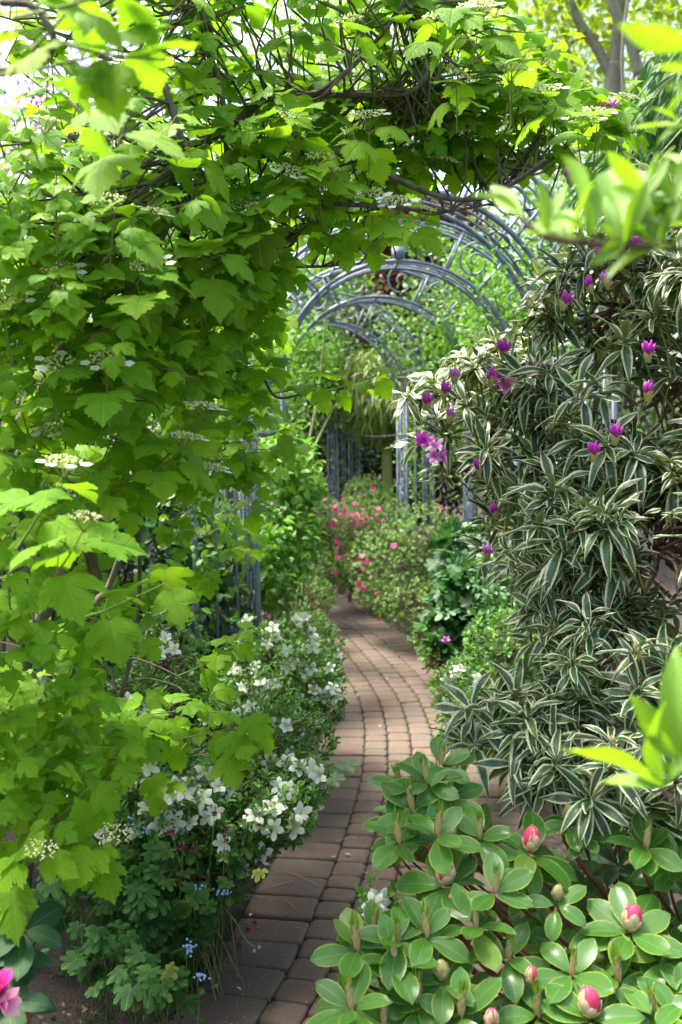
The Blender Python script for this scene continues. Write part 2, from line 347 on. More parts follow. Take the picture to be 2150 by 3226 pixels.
VIB_O = [(0, 0.03), (0.13, -0.04), (0.26, 0.00), (0.36, 0.07), (0.40, 0.10), (0.46, 0.20), (0.52, 0.23), (0.51, 0.30), (0.58, 0.35), (0.555, 0.41), (0.62, 0.50), (0.53, 0.50), (0.50, 0.545), (0.44, 0.51), (0.36, 0.515), (0.29, 0.50),
         (0.31, 0.57), (0.355, 0.60), (0.32, 0.655), (0.36, 0.72), (0.28, 0.735), (0.27, 0.80), (0.20, 0.80), (0.17, 0.87), (0.10, 0.88), (0.065, 0.94), (0, 1.02)]
VIB_LO = [(0, 0.02), (0.25, 0.0), (0.48, 0.20), (0.60, 0.48), (0.44, 0.51), (0.29, 0.50), (0.35, 0.70), (0.20, 0.82), (0, 1.02)]
T_VIB = [lobed_leaf(VIB_O, True, dr, fo, seed=i, wave=wv) for i, (dr, fo, wv) in enumerate([(.25, .12, .03), (.42, .2, .02), (.1, .28, .04), (.55, .05, .03), (.2, -.08, .05), (.35, .32, .02)])]
T_VIBL = [lobed_leaf(VIB_LO, False, dr, .15, seed=i) for i, dr in enumerate([.25, .4])]
GER_O = [(0, 0.30), (0.10, 0.10), (0.24, 0.0), (0.34, 0.10), (0.30, 0.22), (0.46, 0.20), (0.60, 0.32), (0.54, 0.44), (0.36, 0.46), (0.50, 0.58), (0.50, 0.76), (0.38, 0.80), (0.20, 0.64), (0.20, 0.82), (0.13, 0.97), (0, 1.02)]
T_GER = [lobed_leaf(GER_O, False, dr, fo, centre=0.42, seed=i, wave=.05) for i, (dr, fo) in enumerate([(.3, .1), (.1, .2), (.45, .0)])]
T_VAR = [grid_leaf(0.225, 4, 8, fo, dr, 0.92, 0.75, wv*1.3, seed=i) for i, (fo, dr, wv) in enumerate([(.3, .22, .10), (.5, .45, .14), (.1, .10, .16), (.35, .62, .10)])]
T_RHO = [grid_leaf(0.50, 4, 7, fo, dr, 1.22, 0.66, wv, seed=i) for i, (fo, dr, wv) in enumerate([(.12, .10, .02), (.22, .22, .03), (.06, .02, .02), (.16, .32, .03)])]
T_FRESH = [grid_leaf(0.27, 4, 9, fo, dr, 1.15, 0.85, wv, seed=i) for i, (fo, dr, wv) in enumerate([(.35, .15, .05), (.5, .35, .07), (.2, -.08, .05)])]
T_AZA = [grid_leaf(0.42, 2, 3, .3, dr, 1.15, .8, seed=i) for i, dr in enumerate([.1, .25])]
T_OVAL = [grid_leaf(0.55, 2, 4, .3, dr, .9, .8, seed=i) for i, dr in enumerate([.15, .35])]
T_BAM = [grid_leaf(0.11, 2, 5, .3, dr, .75, .7, seed=i) for i, dr in enumerate([.2, .45])]
T_TINY = [grid_leaf(0.5, 1, 2, 0, .15, 1, .8), grid_leaf(0.6, 1, 2, 0, .3, 1, .8)]
T_PET = [grid_leaf(0.55, 2, 4, .15, dr, 1.2, .7, .06, seed=i) for i, dr in enumerate([.2, .4])]

def scatter(buf, T, pos, fr, size, rnd, mi=0):
    """joins n copies of templates into buf"""
    n = len(pos); pick = rng.integers(0, len(T), n)
    for k, (V, F, A) in enumerate(T):
        ix = np.nonzero(pick == k)[0]
        if not len(ix): continue
        W = np.einsum('nij,vj->nvi', fr[ix] * size[ix, None, None], V) + pos[ix, None, :]
        FF = F[None] + (np.arange(len(ix)) * len(V))[:, None, None]
        AA = np.zeros((len(ix), len(V), 3)); AA[:, :, :2] = A; AA[:, :, 2] = rnd[ix, None]
        buf.add(W.reshape(-1, 3), FF.reshape(-1, 3), AA.reshape(-1, 3), mi)
_mesh_cache = {}
def tmesh(T, m, name='leaf'):
    key = (id(T), m.name)
    if key not in _mesh_cache:
        L = []
        for V, F, A in T:
            b = Buf(); AA = np.zeros((len(V), 3)); AA[:, :2] = A; b.add(V, F, AA); L.append(b.mesh(name, m))
        _mesh_cache[key] = L
    return _mesh_cache[key]

class Leaves:
    """all leaves of one plant: the largest in view become parts named leaf, the rest one stuff part"""
    def __init__(s, T, m, T_low=None): s.T = T; s.m = m; s.low = T_low or T; s.P = []; s.R = []; s.S = []
    def add(s, pos, A, N, size):
        pos = np.atleast_2d(pos); n = len(pos)
        s.P.append(pos); s.R.append(frames(np.broadcast_to(A, (n, 3)), np.broadcast_to(N, (n, 3)))); s.S.append(np.broadcast_to(size, (n,)).astype(float))
    def finish(s, root, most=300, name='leaf', stuffname='foliage', minpx=10.0):
        if not s.P: return
        Pz = np.concatenate(s.P); R = np.concatenate(s.R); S = np.concatenate(s.S)
        keep = Pz[:, 2] > 0.004; Pz, R, S = Pz[keep], R[keep], S[keep]
        C = Pz + R[:, :, 1] * (S * 0.5)[:, None]; x, y, d = proj(C); app = S / np.maximum(d, 0.05) * FPX
        inside = (x > -20) & (x < 2170) & (y > -20) & (y < 3246) & (d > 0.1); chosen = np.zeros(len(Pz), bool)
        if most:
            cell = (np.floor(x / 45) * 1000 + np.floor(y / 45)).astype(int); order = np.argsort(d); seen = set(); vis = np.zeros(len(Pz), bool)
            for i in order:
                if inside[i] and cell[i] not in seen: seen.add(cell[i]); vis[i] = True
            score = np.where(inside & (app > minpx), app * np.where(vis, 1.0, 0.25), 0); top = np.argsort(-score)[:most]; chosen[top[score[top] > 0]] = True
            ms = tmesh(s.T, s.m)
            for i in np.nonzero(chosen)[0]: inst(name, ms[rng.integers(len(ms))], root, Pz[i], R[i], float(S[i]))
        ix = np.nonzero(~chosen)[0]
        if len(ix):
            b = Buf(); near = ix[inside[ix] & (app[ix] > 60)]; far = np.setdiff1d(ix, near)
            if len(near): scatter(b, s.T, Pz[near], R[near], S[near], rng.random(len(near)))
            if len(far): scatter(b, s.low, Pz[far], R[far], S[far], rng.random(len(far)))
            part(stuffname, b, s.m, root, stuff=True)

# ---------------------------------------------------------------- blobs
def blobs(spec):
    """(px, py, d, rx px, ry px, depth m[, weight]) -> centre, radii, weight"""
    return [(P(b[0], b[1], b[2]), np.array([b[3] * b[2] / FPX, b[5], b[4] * b[2] / FPX]), b[6] if len(b) > 6 else 1.0) for b in spec]
def shell(B, n, inner=0.5, back=0.4, zmin=0.02):
    w = np.array([(r[0] * r[2] + r[1] * (r[0] + r[2])) * k for _, r, k in B]); w /= w.sum()
    out_p = []; out_n = []; cnt = rng.multinomial(n, w)
    for (c, r, _), m in zip(B, cnt):
        if m == 0: continue
        dv = rand_dir(m * 3); keep = (dv[:, 1] < 0.25) | (rng.random(len(dv)) < back); dv = dv[keep][:m]
        rad = 1 - (1 - inner) * rng.random(len(dv)) ** 1.4
        p = c + dv * r * rad[:, None]; o = nrm(dv / r)
        bad = p[:, 2] < zmin
        for c2, r2, _ in B:
            if c2 is c: continue
            bad |= (((p - c2) / r2) ** 2).sum(-1) < 0.3
        out_p.append(p[~bad]); out_n.append(o[~bad])
    return np.concatenate(out_p), np.concatenate(out_n)
def mass(B, n, T, size, inner=0.3, back=0.5, up=0.4, hang=0.0):
    """loose foliage: positions, axes, normals, sizes"""
    p, o = shell(B, n, inner, back, zmin=0.01); k = len(p)
    a = nrm(o * 0.6 + rand_dir(k) * 0.8 + np.array([0, 0, up - hang])); nn = nrm(o * 0.5 + rand_dir(k) * 0.5 + np.array([0, 0, 0.8]))
    return p, a, nn, size * rng.uniform(0.7, 1.25, k)
def limbs(buf, base, B, r0, r1, tips=None, rt=0.003, sides=6, jit=0.05, bend=0.15):
    """limbs from the base to each blob, twigs from there to tips"""
    for c, r, _ in B:
        mid = (base + c) / 2 + rng.normal(size=3) * bend * np.array([1, 1, .3]); mid[2] = max(mid[2], (base[2] + c[2]) / 2)
        buf.tube(bez([base + rng.normal(size=3) * np.array([jit, jit, 0]), mid, c], 6), (r0, r1), sides)
    if tips is not None:
        C = np.array([c for c, _, _ in B])
        for t in tips:
            k = np.argmin(((C - t) ** 2).sum(-1)); c = C[k] + (t - C[k]) * 0.15
            mid = c + (t - c) * 0.5 + rng.normal(size=3) * 0.03 - np.array([0, 0, 0.03])
            buf.tube(bez([c, mid, t], 4), (rt * 1.6, rt * 0.7), 4, cap=False)

# ================================================================ GROUND AND PATH
g = Buf(); nx, ny = 90, 90
gx = np.concatenate([np.linspace(-160, -8, 14), np.linspace(-7, 8, 70), np.linspace(9, 160, 14)]); gy = np.concatenate([np.linspace(-60, -1, 8), np.linspace(-.5, 14, 80), np.linspace(15, 260, 16)])
# path centre line from the seams between edge stones and setts
cl = np.array([(-1.05, 0.0), (-0.62, 0.8), (-.30, 1.7), (.03, 2.75), (.14, 3.3), (.22, 3.77), (.315, 4.52), (.355, 5.18), (.36, 5.6), (.335, 6.19), (.24, 6.9), (.14, 7.52), (.02, 8.17), (-.16, 8.77), (-.42, 9.3), (-.8, 9.9), (-1.3, 10.5), (-2.0, 11.1)])
CL = bez(np.c_[cl, np.zeros(len(cl))], 24)[:, :2]
seg = np.r_[0, np.cumsum(np.linalg.norm(np.diff(CL, axis=0), axis=1))]
def on_path(s, off):
    x = np.interp(s, seg, CL[:, 0]); y = np.interp(s, seg, CL[:, 1]); e = 0.02
    dx = np.interp(s + e, seg, CL[:, 0]) - np.interp(s - e, seg, CL[:, 0]); dy = np.interp(s + e, seg, CL[:, 1]) - np.interp(s - e, seg, CL[:, 1]); l = math.hypot(dx, dy) + 1e-9
    return np.array([x + dy / l * off, y - dx / l * off]), math.atan2(dy, dx)
HW = 0.485
V = []
for y in gy:
    for x in gx:
        dd = np.sqrt(((CL - (x, y)) ** 2).sum(-1).min())
        z = -0.03 + (0.045 if dd > 0.62 else 0.0) * min(1, (dd - 0.62) / 0.3 if dd > 0.62 else 0) + (rng.normal() * 0.006 if dd > 0.6 and dd < 8 else 0)
        V.append((x, y, z))
F = []; nx = len(gx)
for j in range(len(gy) - 1):
    for i in range(nx - 1):
        a = j * nx + i; F += [(a, a + 1, a + nx + 1), (a, a + nx + 1, a + nx)]
g.add(V, F); structure('ground', g, M['soil'], smooth=True)
# path bed
b = Buf(); V = []; F = []; ss = np.linspace(0.1, seg[-1] - .1, 120)
for s in ss:
    l, _ = on_path(s, -HW - 0.02); r, _ = on_path(s, HW + 0.02); V += [(*l, -0.012), (*r, -0.012)]
for k in range(len(ss) - 1): F += [(2 * k, 2 * k + 1, 2 * k + 3), (2 * k, 2 * k + 3, 2 * k + 2)]
b.add(V, F); PATH = structure('path', b, M['joint'])
PATH.location = (0, 0, 0)

def paver_mesh(w, d, seed):
    """rounded, chamfered block, top near z=0"""
    r = np.random.default_rng(seed); b = Buf(); c = 0.018
    def ring(wx, dy, cr, z, j):
        P_ = []
        for sx, sy in ((1, -1), (1, 1), (-1, 1), (-1, -1)):
            cx, cy_ = sx * (wx - cr), sy * (dy - cr)
            for k in range(3):
                a0 = {(1, -1): -PI / 2, (1, 1): 0, (-1, 1): PI / 2, (-1, -1): PI}[(sx, sy)] + k * PI / 4
                P_.append((cx + cr * math.cos(a0) + r.normal() * j, cy_ + cr * math.sin(a0) + r.normal() * j, z + r.normal() * j * .4))
        return P_
    R_ = [ring(w / 2, d / 2, c, -0.05, 0), ring(w / 2, d / 2, c, -0.006, .0012), ring(w / 2 - .006, d / 2 - .006, c, -0.0008, .0010), ring(w / 2 - .02, d / 2 - .02, c * .8, 0.0006, .0008)]
    V = [p for q in R_ for p in q] + [(0, 0, 0.0009)]; F = []
    for a in range(3):
        for k in range(12):
            p, q = a * 12 + k, a * 12 + (k + 1) % 12; F += [(p, q, q + 12), (p, q + 12, p + 12)]
    for k in range(12): F.append((36 + k, 36 + (k + 1) % 12, 48))
    return np.array(V), np.array(F)
pav = []      # (s, off, w, d, size id)
small_mesh = {}
for col_ in range(6):
    big = col_ in (0, 5); off = [-.363, -.1838, -.0613, .0613, .1838, .363][col_]; s = 0.6 + rng.uniform(0, .08)
    while s < seg[-1] - 0.3:
        xy, an = on_path(s, off); x0, _ = on_path(s - .05, off); x1, _ = on_path(s + .05, off)
        stretch = np.linalg.norm(x1 - x0) / 0.1; dd = 0.158 if big else rng.choice([.104, .122, .122, .139])
        s += dd / stretch / 2; xy, an = on_path(s, off); pav.append((xy, an, 0.243 if big else 0.1225, dd)); s += dd / stretch / 2
pav.sort(key=lambda q: q[0][1]); vis_p = []
for q in pav:
    x, y, d = proj(np.array([q[0][0], q[0][1], 0.0])); vis_p.append(-100 < x < 2250 and y < 3330 and q[0][1] > 1)
first = [q for q, v in zip(pav, vis_p) if v][:300]; ids = {id(q) for q in first}; rest = [q for q in pav if id(q) not in ids]
cache = {}
def paver_geo(w, d):
    k = (w, round(d, 3), int(rng.integers(0, 4)))
    if k not in cache:
        V, F = paver_mesh(w - .006, d - .006, len(cache)); bb = Buf(); bb.add(V, F); cache[k] = (bb.mesh('paver', M['paver'], smooth=False), V, F)
        me = cache[k][0]
    return cache[k]
for xy, an, w, dd in first:
    me, _, _ = paver_geo(w, dd)
    o = bpy.data.objects.new('paver', me); o.location = (xy[0], xy[1], 0.002 + rng.normal() * .0012)
    o.rotation_euler = (rng.normal() * .008, rng.normal() * .008, an - PI / 2 + rng.normal() * .018); link(o, PATH)
b = Buf()
for xy, an, w, dd in rest:
    _, V, F = paver_geo(w, dd); R = np.array(Matrix.Rotation(an - PI / 2, 3, 'Z')); A = np.zeros((len(V), 3)); A[:, 2] = rng.random(); b.add(V @ R.T + np.array([xy[0], xy[1], 0.002]), F, A)
part('paving', b, M['paver'], PATH, stuff=True, smooth=False)
# moss, grit and needles in the joints
b = Buf(); k = 5200; s_ = rng.uniform(1.4, seg[-1] - .6, k); o_ = rng.choice([-.49, -.245, -.1225, 0, .1225, .245, .49], k) + rng.normal(size=k) * .006
pp = np.array([on_path(a, c)[0] for a, c in zip(s_, o_)]); clump = (np.sin(pp[:, 0] * 21) + np.sin(pp[:, 1] * 13 + 2)) > -0.3
pp = pp[clump]; pz = np.c_[pp, np.full(len(pp), -0.006) + rng.uniform(0, .005, len(pp))]
scatter(b, T_TINY, pz, frames(nrm(rand_dir(len(pz)) * [1, 1, .4] + [0, 0, .5]), rand_dir(len(pz)) + [0, 0, .6]), rng.uniform(.006, .014, len(pz)), rng.random(len(pz)))
o = bpy.data.objects.new('moss', b.mesh('moss', M['aza'])); o['kind'] = 'stuff'; o['label'] = 'tiny green moss and seedlings growing in the joints of the path'; o['category'] = 'moss'; link(o)

# leaf litter and soil crumbs beside the path
b = Buf(); k = 9000; s_ = rng.uniform(1.0, seg[-1] - .5, k); sd_ = rng.choice([-1, 1], k); o_ = sd_ * (0.47 + np.abs(rng.normal(size=k)) * .45)
pp = np.array([on_path(a, c)[0] for a, c in zip(s_, o_)]); pz = np.c_[pp, np.full(k, 0.006) + rng.uniform(-.01, .02, k)]
scatter(b, T_TINY, pz, frames(rand_dir(k) * [1, 1, .35], rand_dir(k) * .5 + [0, 0, 1]), rng.uniform(.006, .03, k), rng.random(k))
k = 420; s_ = rng.uniform(2.2, seg[-1] - .8, k); pp = np.array([on_path(a, c)[0] for a, c in zip(s_, rng.uniform(-.5, .5, k))]); pz = np.c_[pp, np.full(k, .006)]
scatter(b, T_TINY, pz, frames(rand_dir(k) * [1, 1, .12], rand_dir(k) * .2 + [0, 0, 1]), rng.uniform(.004, .013, k), rng.random(k))
litter_m = leaf_mat('dry_leaf_litter', (0.05, 0.032, 0.02), (0.16, 0.10, 0.06), trans=0.05, rough=0.8, rare=(0.35, 0.2, 0.12))
o = bpy.data.objects.new('leaf_litter', b.mesh('leaf_litter', litter_m)); o['kind'] = 'stuff'; o['label'] = 'brown leaf litter and crumbs of soil along the path edge'; o['category'] = 'litter'; link(o)

# ================================================================ METAL ARCHES
RI, RO, SPR = 0.83, 1.13, 2.02
YB = (-0.15, -0.05, 0.05, 0.15)
def ring_pts(R, y, n=40, a0=0.0, a1=PI): return [(R * math.cos(a), y, SPR + R * math.sin(a)) for a in np.linspace(a0, a1, n)]
def spiral(c, r0, r1, turns, plane='yz', n=26, flip=1, start=0.0):
    out = []
    for t in np.linspace(0, 1, n):
        a = start + flip * turns * 2 * PI * t; r = r0 + (r1 - r0) * t; u, v = r * math.cos(a), r * math.sin(a)
        out.append((c[0], c[1] + u, c[2] + v) if plane == 'yz' else (c[0] + u, c[1], c[2] + v))
    return out
def make_arch(name, label, pos, yaw, finial=True):
    root = thing(name, label, 'metal arch', (pos[0], pos[1], 0), 'blue grey metal arches over the path', yaw)
    def add(nm, bf, smooth=False):
        o = bpy.data.objects.new(nm, bf.mesh(nm, M['metal'], smooth)); link(o, root); return o
    for R, rad, nm in ((RI, .0115, 'inner_arc_bar'), (RO, .0105, 'outer_arc_bar')):
        for y in YB:
            bf = Buf(); edge = y in (YB[0], YB[-1]); bf.tube(ring_pts(R, y), rad * (1.25 if edge else .6), 4); add(nm, bf)
    for sx in (-1, 1):
        for y in YB:
            for R, rad in ((RI, .013), (RO, .012)):
                edge = y in (YB[0], YB[-1]); bf = Buf(); bf.tube([(sx * R, y, -.1), (sx * R, y, SPR)], rad * (1.25 if edge else .75), 4); add('post' if edge else 'infill_bar', bf)
        for x in (.93, 1.03):
            for y in (YB[0], YB[-1]): bf = Buf(); bf.tube([(sx * x, y, .05), (sx * x, y, SPR)], .008, 4); add('infill_bar', bf)
        for z in (.62, 1.66, SPR):
            for y in (YB[0], YB[-1]): bf = Buf(); bf.box((sx * (RI + RO) / 2, y, z), ((RO - RI) / 2 + .012, .008, .014)); add('rail', bf)
            for x in (RI, RO): bf = Buf(); bf.box((sx * x, 0, z), (.009, .155, .013)); add('rail', bf)
        # scroll panel on the face towards the path
        for k, zc in enumerate((.80, 1.12, 1.42)):
            bf = Buf(); fl = 1 if k % 2 else -1
            c1 = (sx * RI, .035 * fl, zc); bf.tube(spiral(c1, .075, .018, 1.6, start=-PI / 2, flip=fl), .0095, 4); bf.tube(spiral((sx * RI, -.035 * fl, zc + .2), .06, .018, 1.4, start=PI / 2, flip=fl), .0095, 4)
            bf.tube(bez([(sx * RI, .035 * fl, zc - .075), (sx * RI, -.06 * fl, zc + .05), (sx * RI, -.035 * fl, zc + .26)], 6), .0095, 4); add('scroll', bf)
    for a in np.radians([20, 48, 66, 114, 132, 160]):
        for y in (YB[0], YB[-1]):
            bf = Buf(); bf.tube([(RI * math.cos(a), y, SPR + RI * math.sin(a)), (RO * math.cos(a), y, SPR + RO * math.sin(a))], .011, 4); add('spoke', bf)
    for a in np.radians([30, 90, 150]):
        for R in (RI, RO): bf = Buf(); bf.tube([(R * math.cos(a), YB[0], SPR + R * math.sin(a)), (R * math.cos(a), YB[-1], SPR + R * math.sin(a))], .010, 4); add('cross_bar', bf)
    for a in np.radians([35, 57, 78, 102, 123, 145]):            # scrolls between the two arcs
        c = ((RI + RO) / 2 * math.cos(a), YB[0], SPR + (RI + RO) / 2 * math.sin(a)); bf = Buf()
        bf.tube(spiral(c, .135, .02, 1.5, 'xz', start=a, flip=1), .008, 4); add('scroll', bf)
    for a in np.radians([36, 50, 130, 144]):                       # flat ovals under the inner arc
        bf = Buf(); t = np.linspace(0, 2 * PI, 15); q = [(RI * math.cos(a + .07 * math.cos(k)), .075 * math.sin(k), SPR + RI * math.sin(a + .07 * math.cos(k))) for k in t]; bf.tube(q, .008, 4); add('oval', bf)
    if finial:
        bf = Buf(); z = SPR + RI
        bf.tube([(0, YB[0] + .03, z + .01), (0, YB[0] + .03, z + .095)], .047, 16); add('finial', bf, False)
    return root
ARCH = [((.345, 5.22), 0.27), ((.42, 7.2), .03), ((.33, 8.9), .10), ((-.12, 10.7), .27), ((-.85, 12.5), .42)]
names = ['nearest weathered metal arch, its left tower behind the dark viburnum leaves', 'second metal arch with a round cap on the top of its inner arc',
         'third metal arch between the two arches that carry round caps', 'fourth metal arch behind the pink azaleas, with a smaller round cap', 'farthest and smallest metal arch at the bend of the path']
for i, ((p, yw), lb) in enumerate(zip(ARCH, names)): make_arch('metal_arch', lb, p, yw, i in (1, 3))
# thin wires between the towers
b = Buf()
for a, c in ((3, 4),):
    for z in (1.68, 2.1):
        q0 = np.array([ARCH[a][0][0] + .9, ARCH[a][0][1] - .2, z]); q1 = np.array([ARCH[c][0][0] + .95, ARCH[c][0][1], z]); b.tube(bez([q0, (q0 + q1) / 2 - [0, 0, .03], q1], 6), .0035, 4)
o = bpy.data.objects.new('wire', b.mesh('wire', M['metal'])); o['label'] = 'thin wires stretched between the two farthest arches'; o['category'] = 'wire'; link(o)

# ================================================================ BACKGROUND
def tree(name, label, cat, base, B, n, T, size, m, r0=.08, r1=.02, trunk_top=None, bark='greybark', group=None, inner=.3, hang=0.0, extra=None):
    root = thing(name, label, cat, base, group)
    tb = Buf(); base = np.array(base, float)
    top = np.mean([c for c, _, _ in B], axis=0) if trunk_top is None else np.array(trunk_top)
    tb.tube(bez([base - [0, 0, .05], (base + top) / 2 + rng.normal(size=3) * .08, top], 8), (r0, r0 * .6), 9)
    for c, r, _ in B: tb.tube(bez([base + (top - base) * rng.uniform(.5, .9), (top + c) / 2 + rng.normal(size=3) * .12, c + [0, 0, r[2] * .6]], 5), (r1 * 1.6, r1 * .5), 6)
    part('trunk', tb, M[bark], root)
    p, a, nn, s = mass(B, n, T, size, inner, .5, hang=hang); f = Buf(); scatter(f, T, p, frames(a, nn), s, rng.random(len(p))); part('crown', f, m, root, stuff=True)
    return root
def loc0(px, d): q = P(px, 1500, d); return (q[0], d, 0)
GB = 'trees closing the view behind the arches'
tree('evergreen_tree', 'dark evergreen standing behind the farthest arch', 'tree', loc0(1000, 14.5), blobs([(960, 1330, 14.6, 230, 330, .7), (1250, 1520, 13.9, 260, 200, .5), (1060, 1600, 13.9, 300, 230, .5), (1250, 1350, 15, 300, 300, .6)]), 22000, T_TINY, .085, M['dark'], bark='twig')
tree('evergreen_tree', 'dark evergreen behind the right towers of the arches', 'tree', loc0(1500, 14.5), blobs([(1550, 1350, 14.0, 360, 420, .9), (1900, 1300, 13, 400, 500, .9)]), 12000, T_TINY, .08, M['dark'], bark='twig')
tree('evergreen_tree', 'dark evergreen at the far left behind the viburnum stems', 'tree', loc0(450, 9.0), blobs([(350, 1650, 8.5, 420, 380, .8), (650, 1500, 9.5, 330, 420, .8), (-100, 1400, 8, 400, 500, .8)]), 13000, T_TINY, .06, M['dark'], bark='twig')
tree('copper_tree', 'copper leaved tree glimpsed through the top of the arches', 'tree', loc0(1330, 15.5), blobs([(1290, 1010, 14.5, 210, 190, .6), (1330, 780, 15, 250, 170, .7)]), 15000, T_TINY, .10, M['copper'])
tree('lime_green_tree', 'lime green tree filling the gap above the arches', 'tree', loc0(1150, 19), blobs([(1000, 650, 19, 300, 250, 1.5), (1000, 300, 20, 420, 330, 1.5), (1350, 200, 19, 380, 300, 1.5)]), 12000, T_TINY, .13, M['lime'])
tree('lime_green_tree', 'lime green tree behind the grey forked trunk', 'tree', loc0(1850, 20), blobs([(1820, 350, 20, 330, 300, 1.6), (2100, 150, 19, 330, 400, 1.6), (1700, 50, 21, 330, 300, 1.6), (2050, 650, 18, 400, 300, 1.4)]), 14000, T_TINY, .12, M['lime'])
tree('hedge_tree', 'mid green tree behind the left side of the tunnel', 'tree', loc0(900, 13), blobs([(850, 1150, 12.5, 260, 330, .9), (700, 900, 13, 260, 300, .9), (980, 950, 13.5, 220, 200, .8)]), 11000, T_TINY, .085, M['midg'])
tree('hedge_tree', 'mid green tree rising on the right between the arches and the bamboo', 'tree', loc0(1650, 12), blobs([(1600, 950, 12, 300, 280, .9), (1400, 1100, 12.5, 220, 260, .8), (1850, 800, 11.5, 260, 300, .9)]), 11000, T_TINY, .08, M['midg'])
tree('weeping_tree', 'yellow green weeping bamboo hanging behind the fourth arch', 'tree', loc0(1230, 12.6), blobs([(1230, 1260, 12.4, 170, 120, .5), (1200, 1180, 12.6, 150, 90, .5)]), 3800, T_BAM, .20, M['bam_y'], hang=1.6, bark='greentwig')
tree('lime_green_tree', 'lime green tree beyond the viburnum, left of the sky gap', 'tree', loc0(200, 17), blobs([(250, 1000, 16, 420, 260, 1.3), (640, 620, 17, 200, 240, 1.2), (-150, 500, 17, 250, 400, 1.2)]), 9000, T_TINY, .12, M['midg'])

# far backdrop wood: reads as one mass
b = Buf(); k = 26000
th = rng.uniform(-1.15, 1.15, k); rr = rng.uniform(24, 32, k); zz = rng.uniform(0, 1, k) ** .8 * (3.5 + 4.5 * (0.5 + 0.5 * np.sin(th * 9 + 1)) + 5 * (th > .12) - 2.0 * (th < -.12)); pz = np.c_[np.sin(th) * rr, np.cos(th) * rr, zz]
scatter(b, T_TINY, pz, frames(rand_dir(k) - [0, 0, .2], rand_dir(k) + [0, -.3, .8]), rng.uniform(.2, .38, k), rng.random(k))
wood_m = leaf_mat('far_wood_leaf', (0.10, 0.19, 0.035), (0.22, 0.33, 0.06), trans=0.35, rough=0.5)
o = bpy.data.objects.new('far_wood', b.mesh('far_wood', wood_m)); o['kind'] = 'stuff'; o['label'] = 'soft green wood far behind the garden'; o['category'] = 'wood'; link(o)

# grey forked tree, upper right
root = thing('forked_tree', 'tall tree with smooth grey trunk forking high at the upper right', 'tree', loc0(1950, 15)); b = Buf(); D = 15.0
Q = lambda x, y, d=D: P(x, y, d)
b.tube(bez([np.array([Q(1945, 1400)[0], D, -.1]), Q(1945, 900), Q(1938, 520), Q(1930, 300), Q(1935, 200)], 8), (.17, .115), 10)
b.tube(bez([Q(1932, 250), Q(1880, 150), Q(1820, 60), Q(1775, -60), Q(1740, -300)], 6), (.085, .05), 8)
b.tube(bez([Q(1936, 240), Q(1945, 100), Q(1955, -50), Q(1960, -300)], 6), (.10, .07), 8)
part('trunk', b, M['greybark'], root); b = Buf()
b.tube(bez([Q(2015, 240, 14.6), Q(1985, 130, 14.6), Q(1935, 30, 14.6), Q(1910, -80, 14.6), Q(1880, -300, 14.6)], 6), (.08, .06), 8); b.tube(bez([Q(2040, 420, 14.6), Q(2015, 240, 14.6)], 4), (.09, .08), 8)
b.tube(bez([Q(1965, 320, 14.4), Q(1962, 150, 14.4), Q(1985, -50, 14.4)], 6), (.028, .022), 6); part('limb', b, M['greybark'], root); b = Buf()
for pts in ([(1870, 420), (1840, 300), (1790, 150), (1780, 60)], [(1740, 260), (1745, 180), (1720, 120), (1690, 80)], [(1745, 180), (1790, 140), (1850, 110)], [(1600, 330), (1610, 200), (1640, 100)]):
    b.tube(bez([Q(x, y, 17) for x, y in pts], 5), (.055, .025), 6)
part('branch', b, M['greybark'], root)
p, a, nn, s = mass(blobs([(1700, 100, 15.5, 260, 200, .9), (1900, -50, 15.5, 300, 200, .9), (2100, 120, 15, 160, 200, .8)]), 1600, T_OVAL, .16, .2); f = Buf(); scatter(f, T_OVAL, p, frames(a, nn), s, rng.random(len(p))); part('crown', f, M['lime'], root, stuff=True)

# magnolia-like blossom tree behind the viburnum, upper left
root = thing('blossom_tree', 'tree with pale pink and white blossom glimpsed at the upper left', 'tree', loc0(300, 9)); b = Buf()
b.tube(bez([np.array(loc0(250, 9)), Q(240, 900, 9), Q(260, 600, 9)], 6), (.09, .05), 8)
for x, y in ((80, 250), (200, 150), (350, 300), (480, 350), (120, 420), (420, 480), (300, 450), (30, 520)): b.tube(bez([Q(260, 620, 9), Q((x + 260) / 2, (y + 640) / 2, 9.1), Q(x, y, 9)], 5), (.03, .008), 5)
part('trunk', b, M['twig'], root); p, a, nn, s = mass(blobs([(150, 330, 9, 200, 180, .5), (420, 520, 9, 150, 120, .4), (60, 480, 9, 120, 100, .4), (350, 250, 9.2, 150, 110, .4)]), 900, T_PET, .07, .1, 1.0, up=.7)
f = Buf(); scatter(f, T_PET, p, frames(a, nn), s, rng.random(len(p))); part('blossom', f, M['mag'], root, stuff=True)

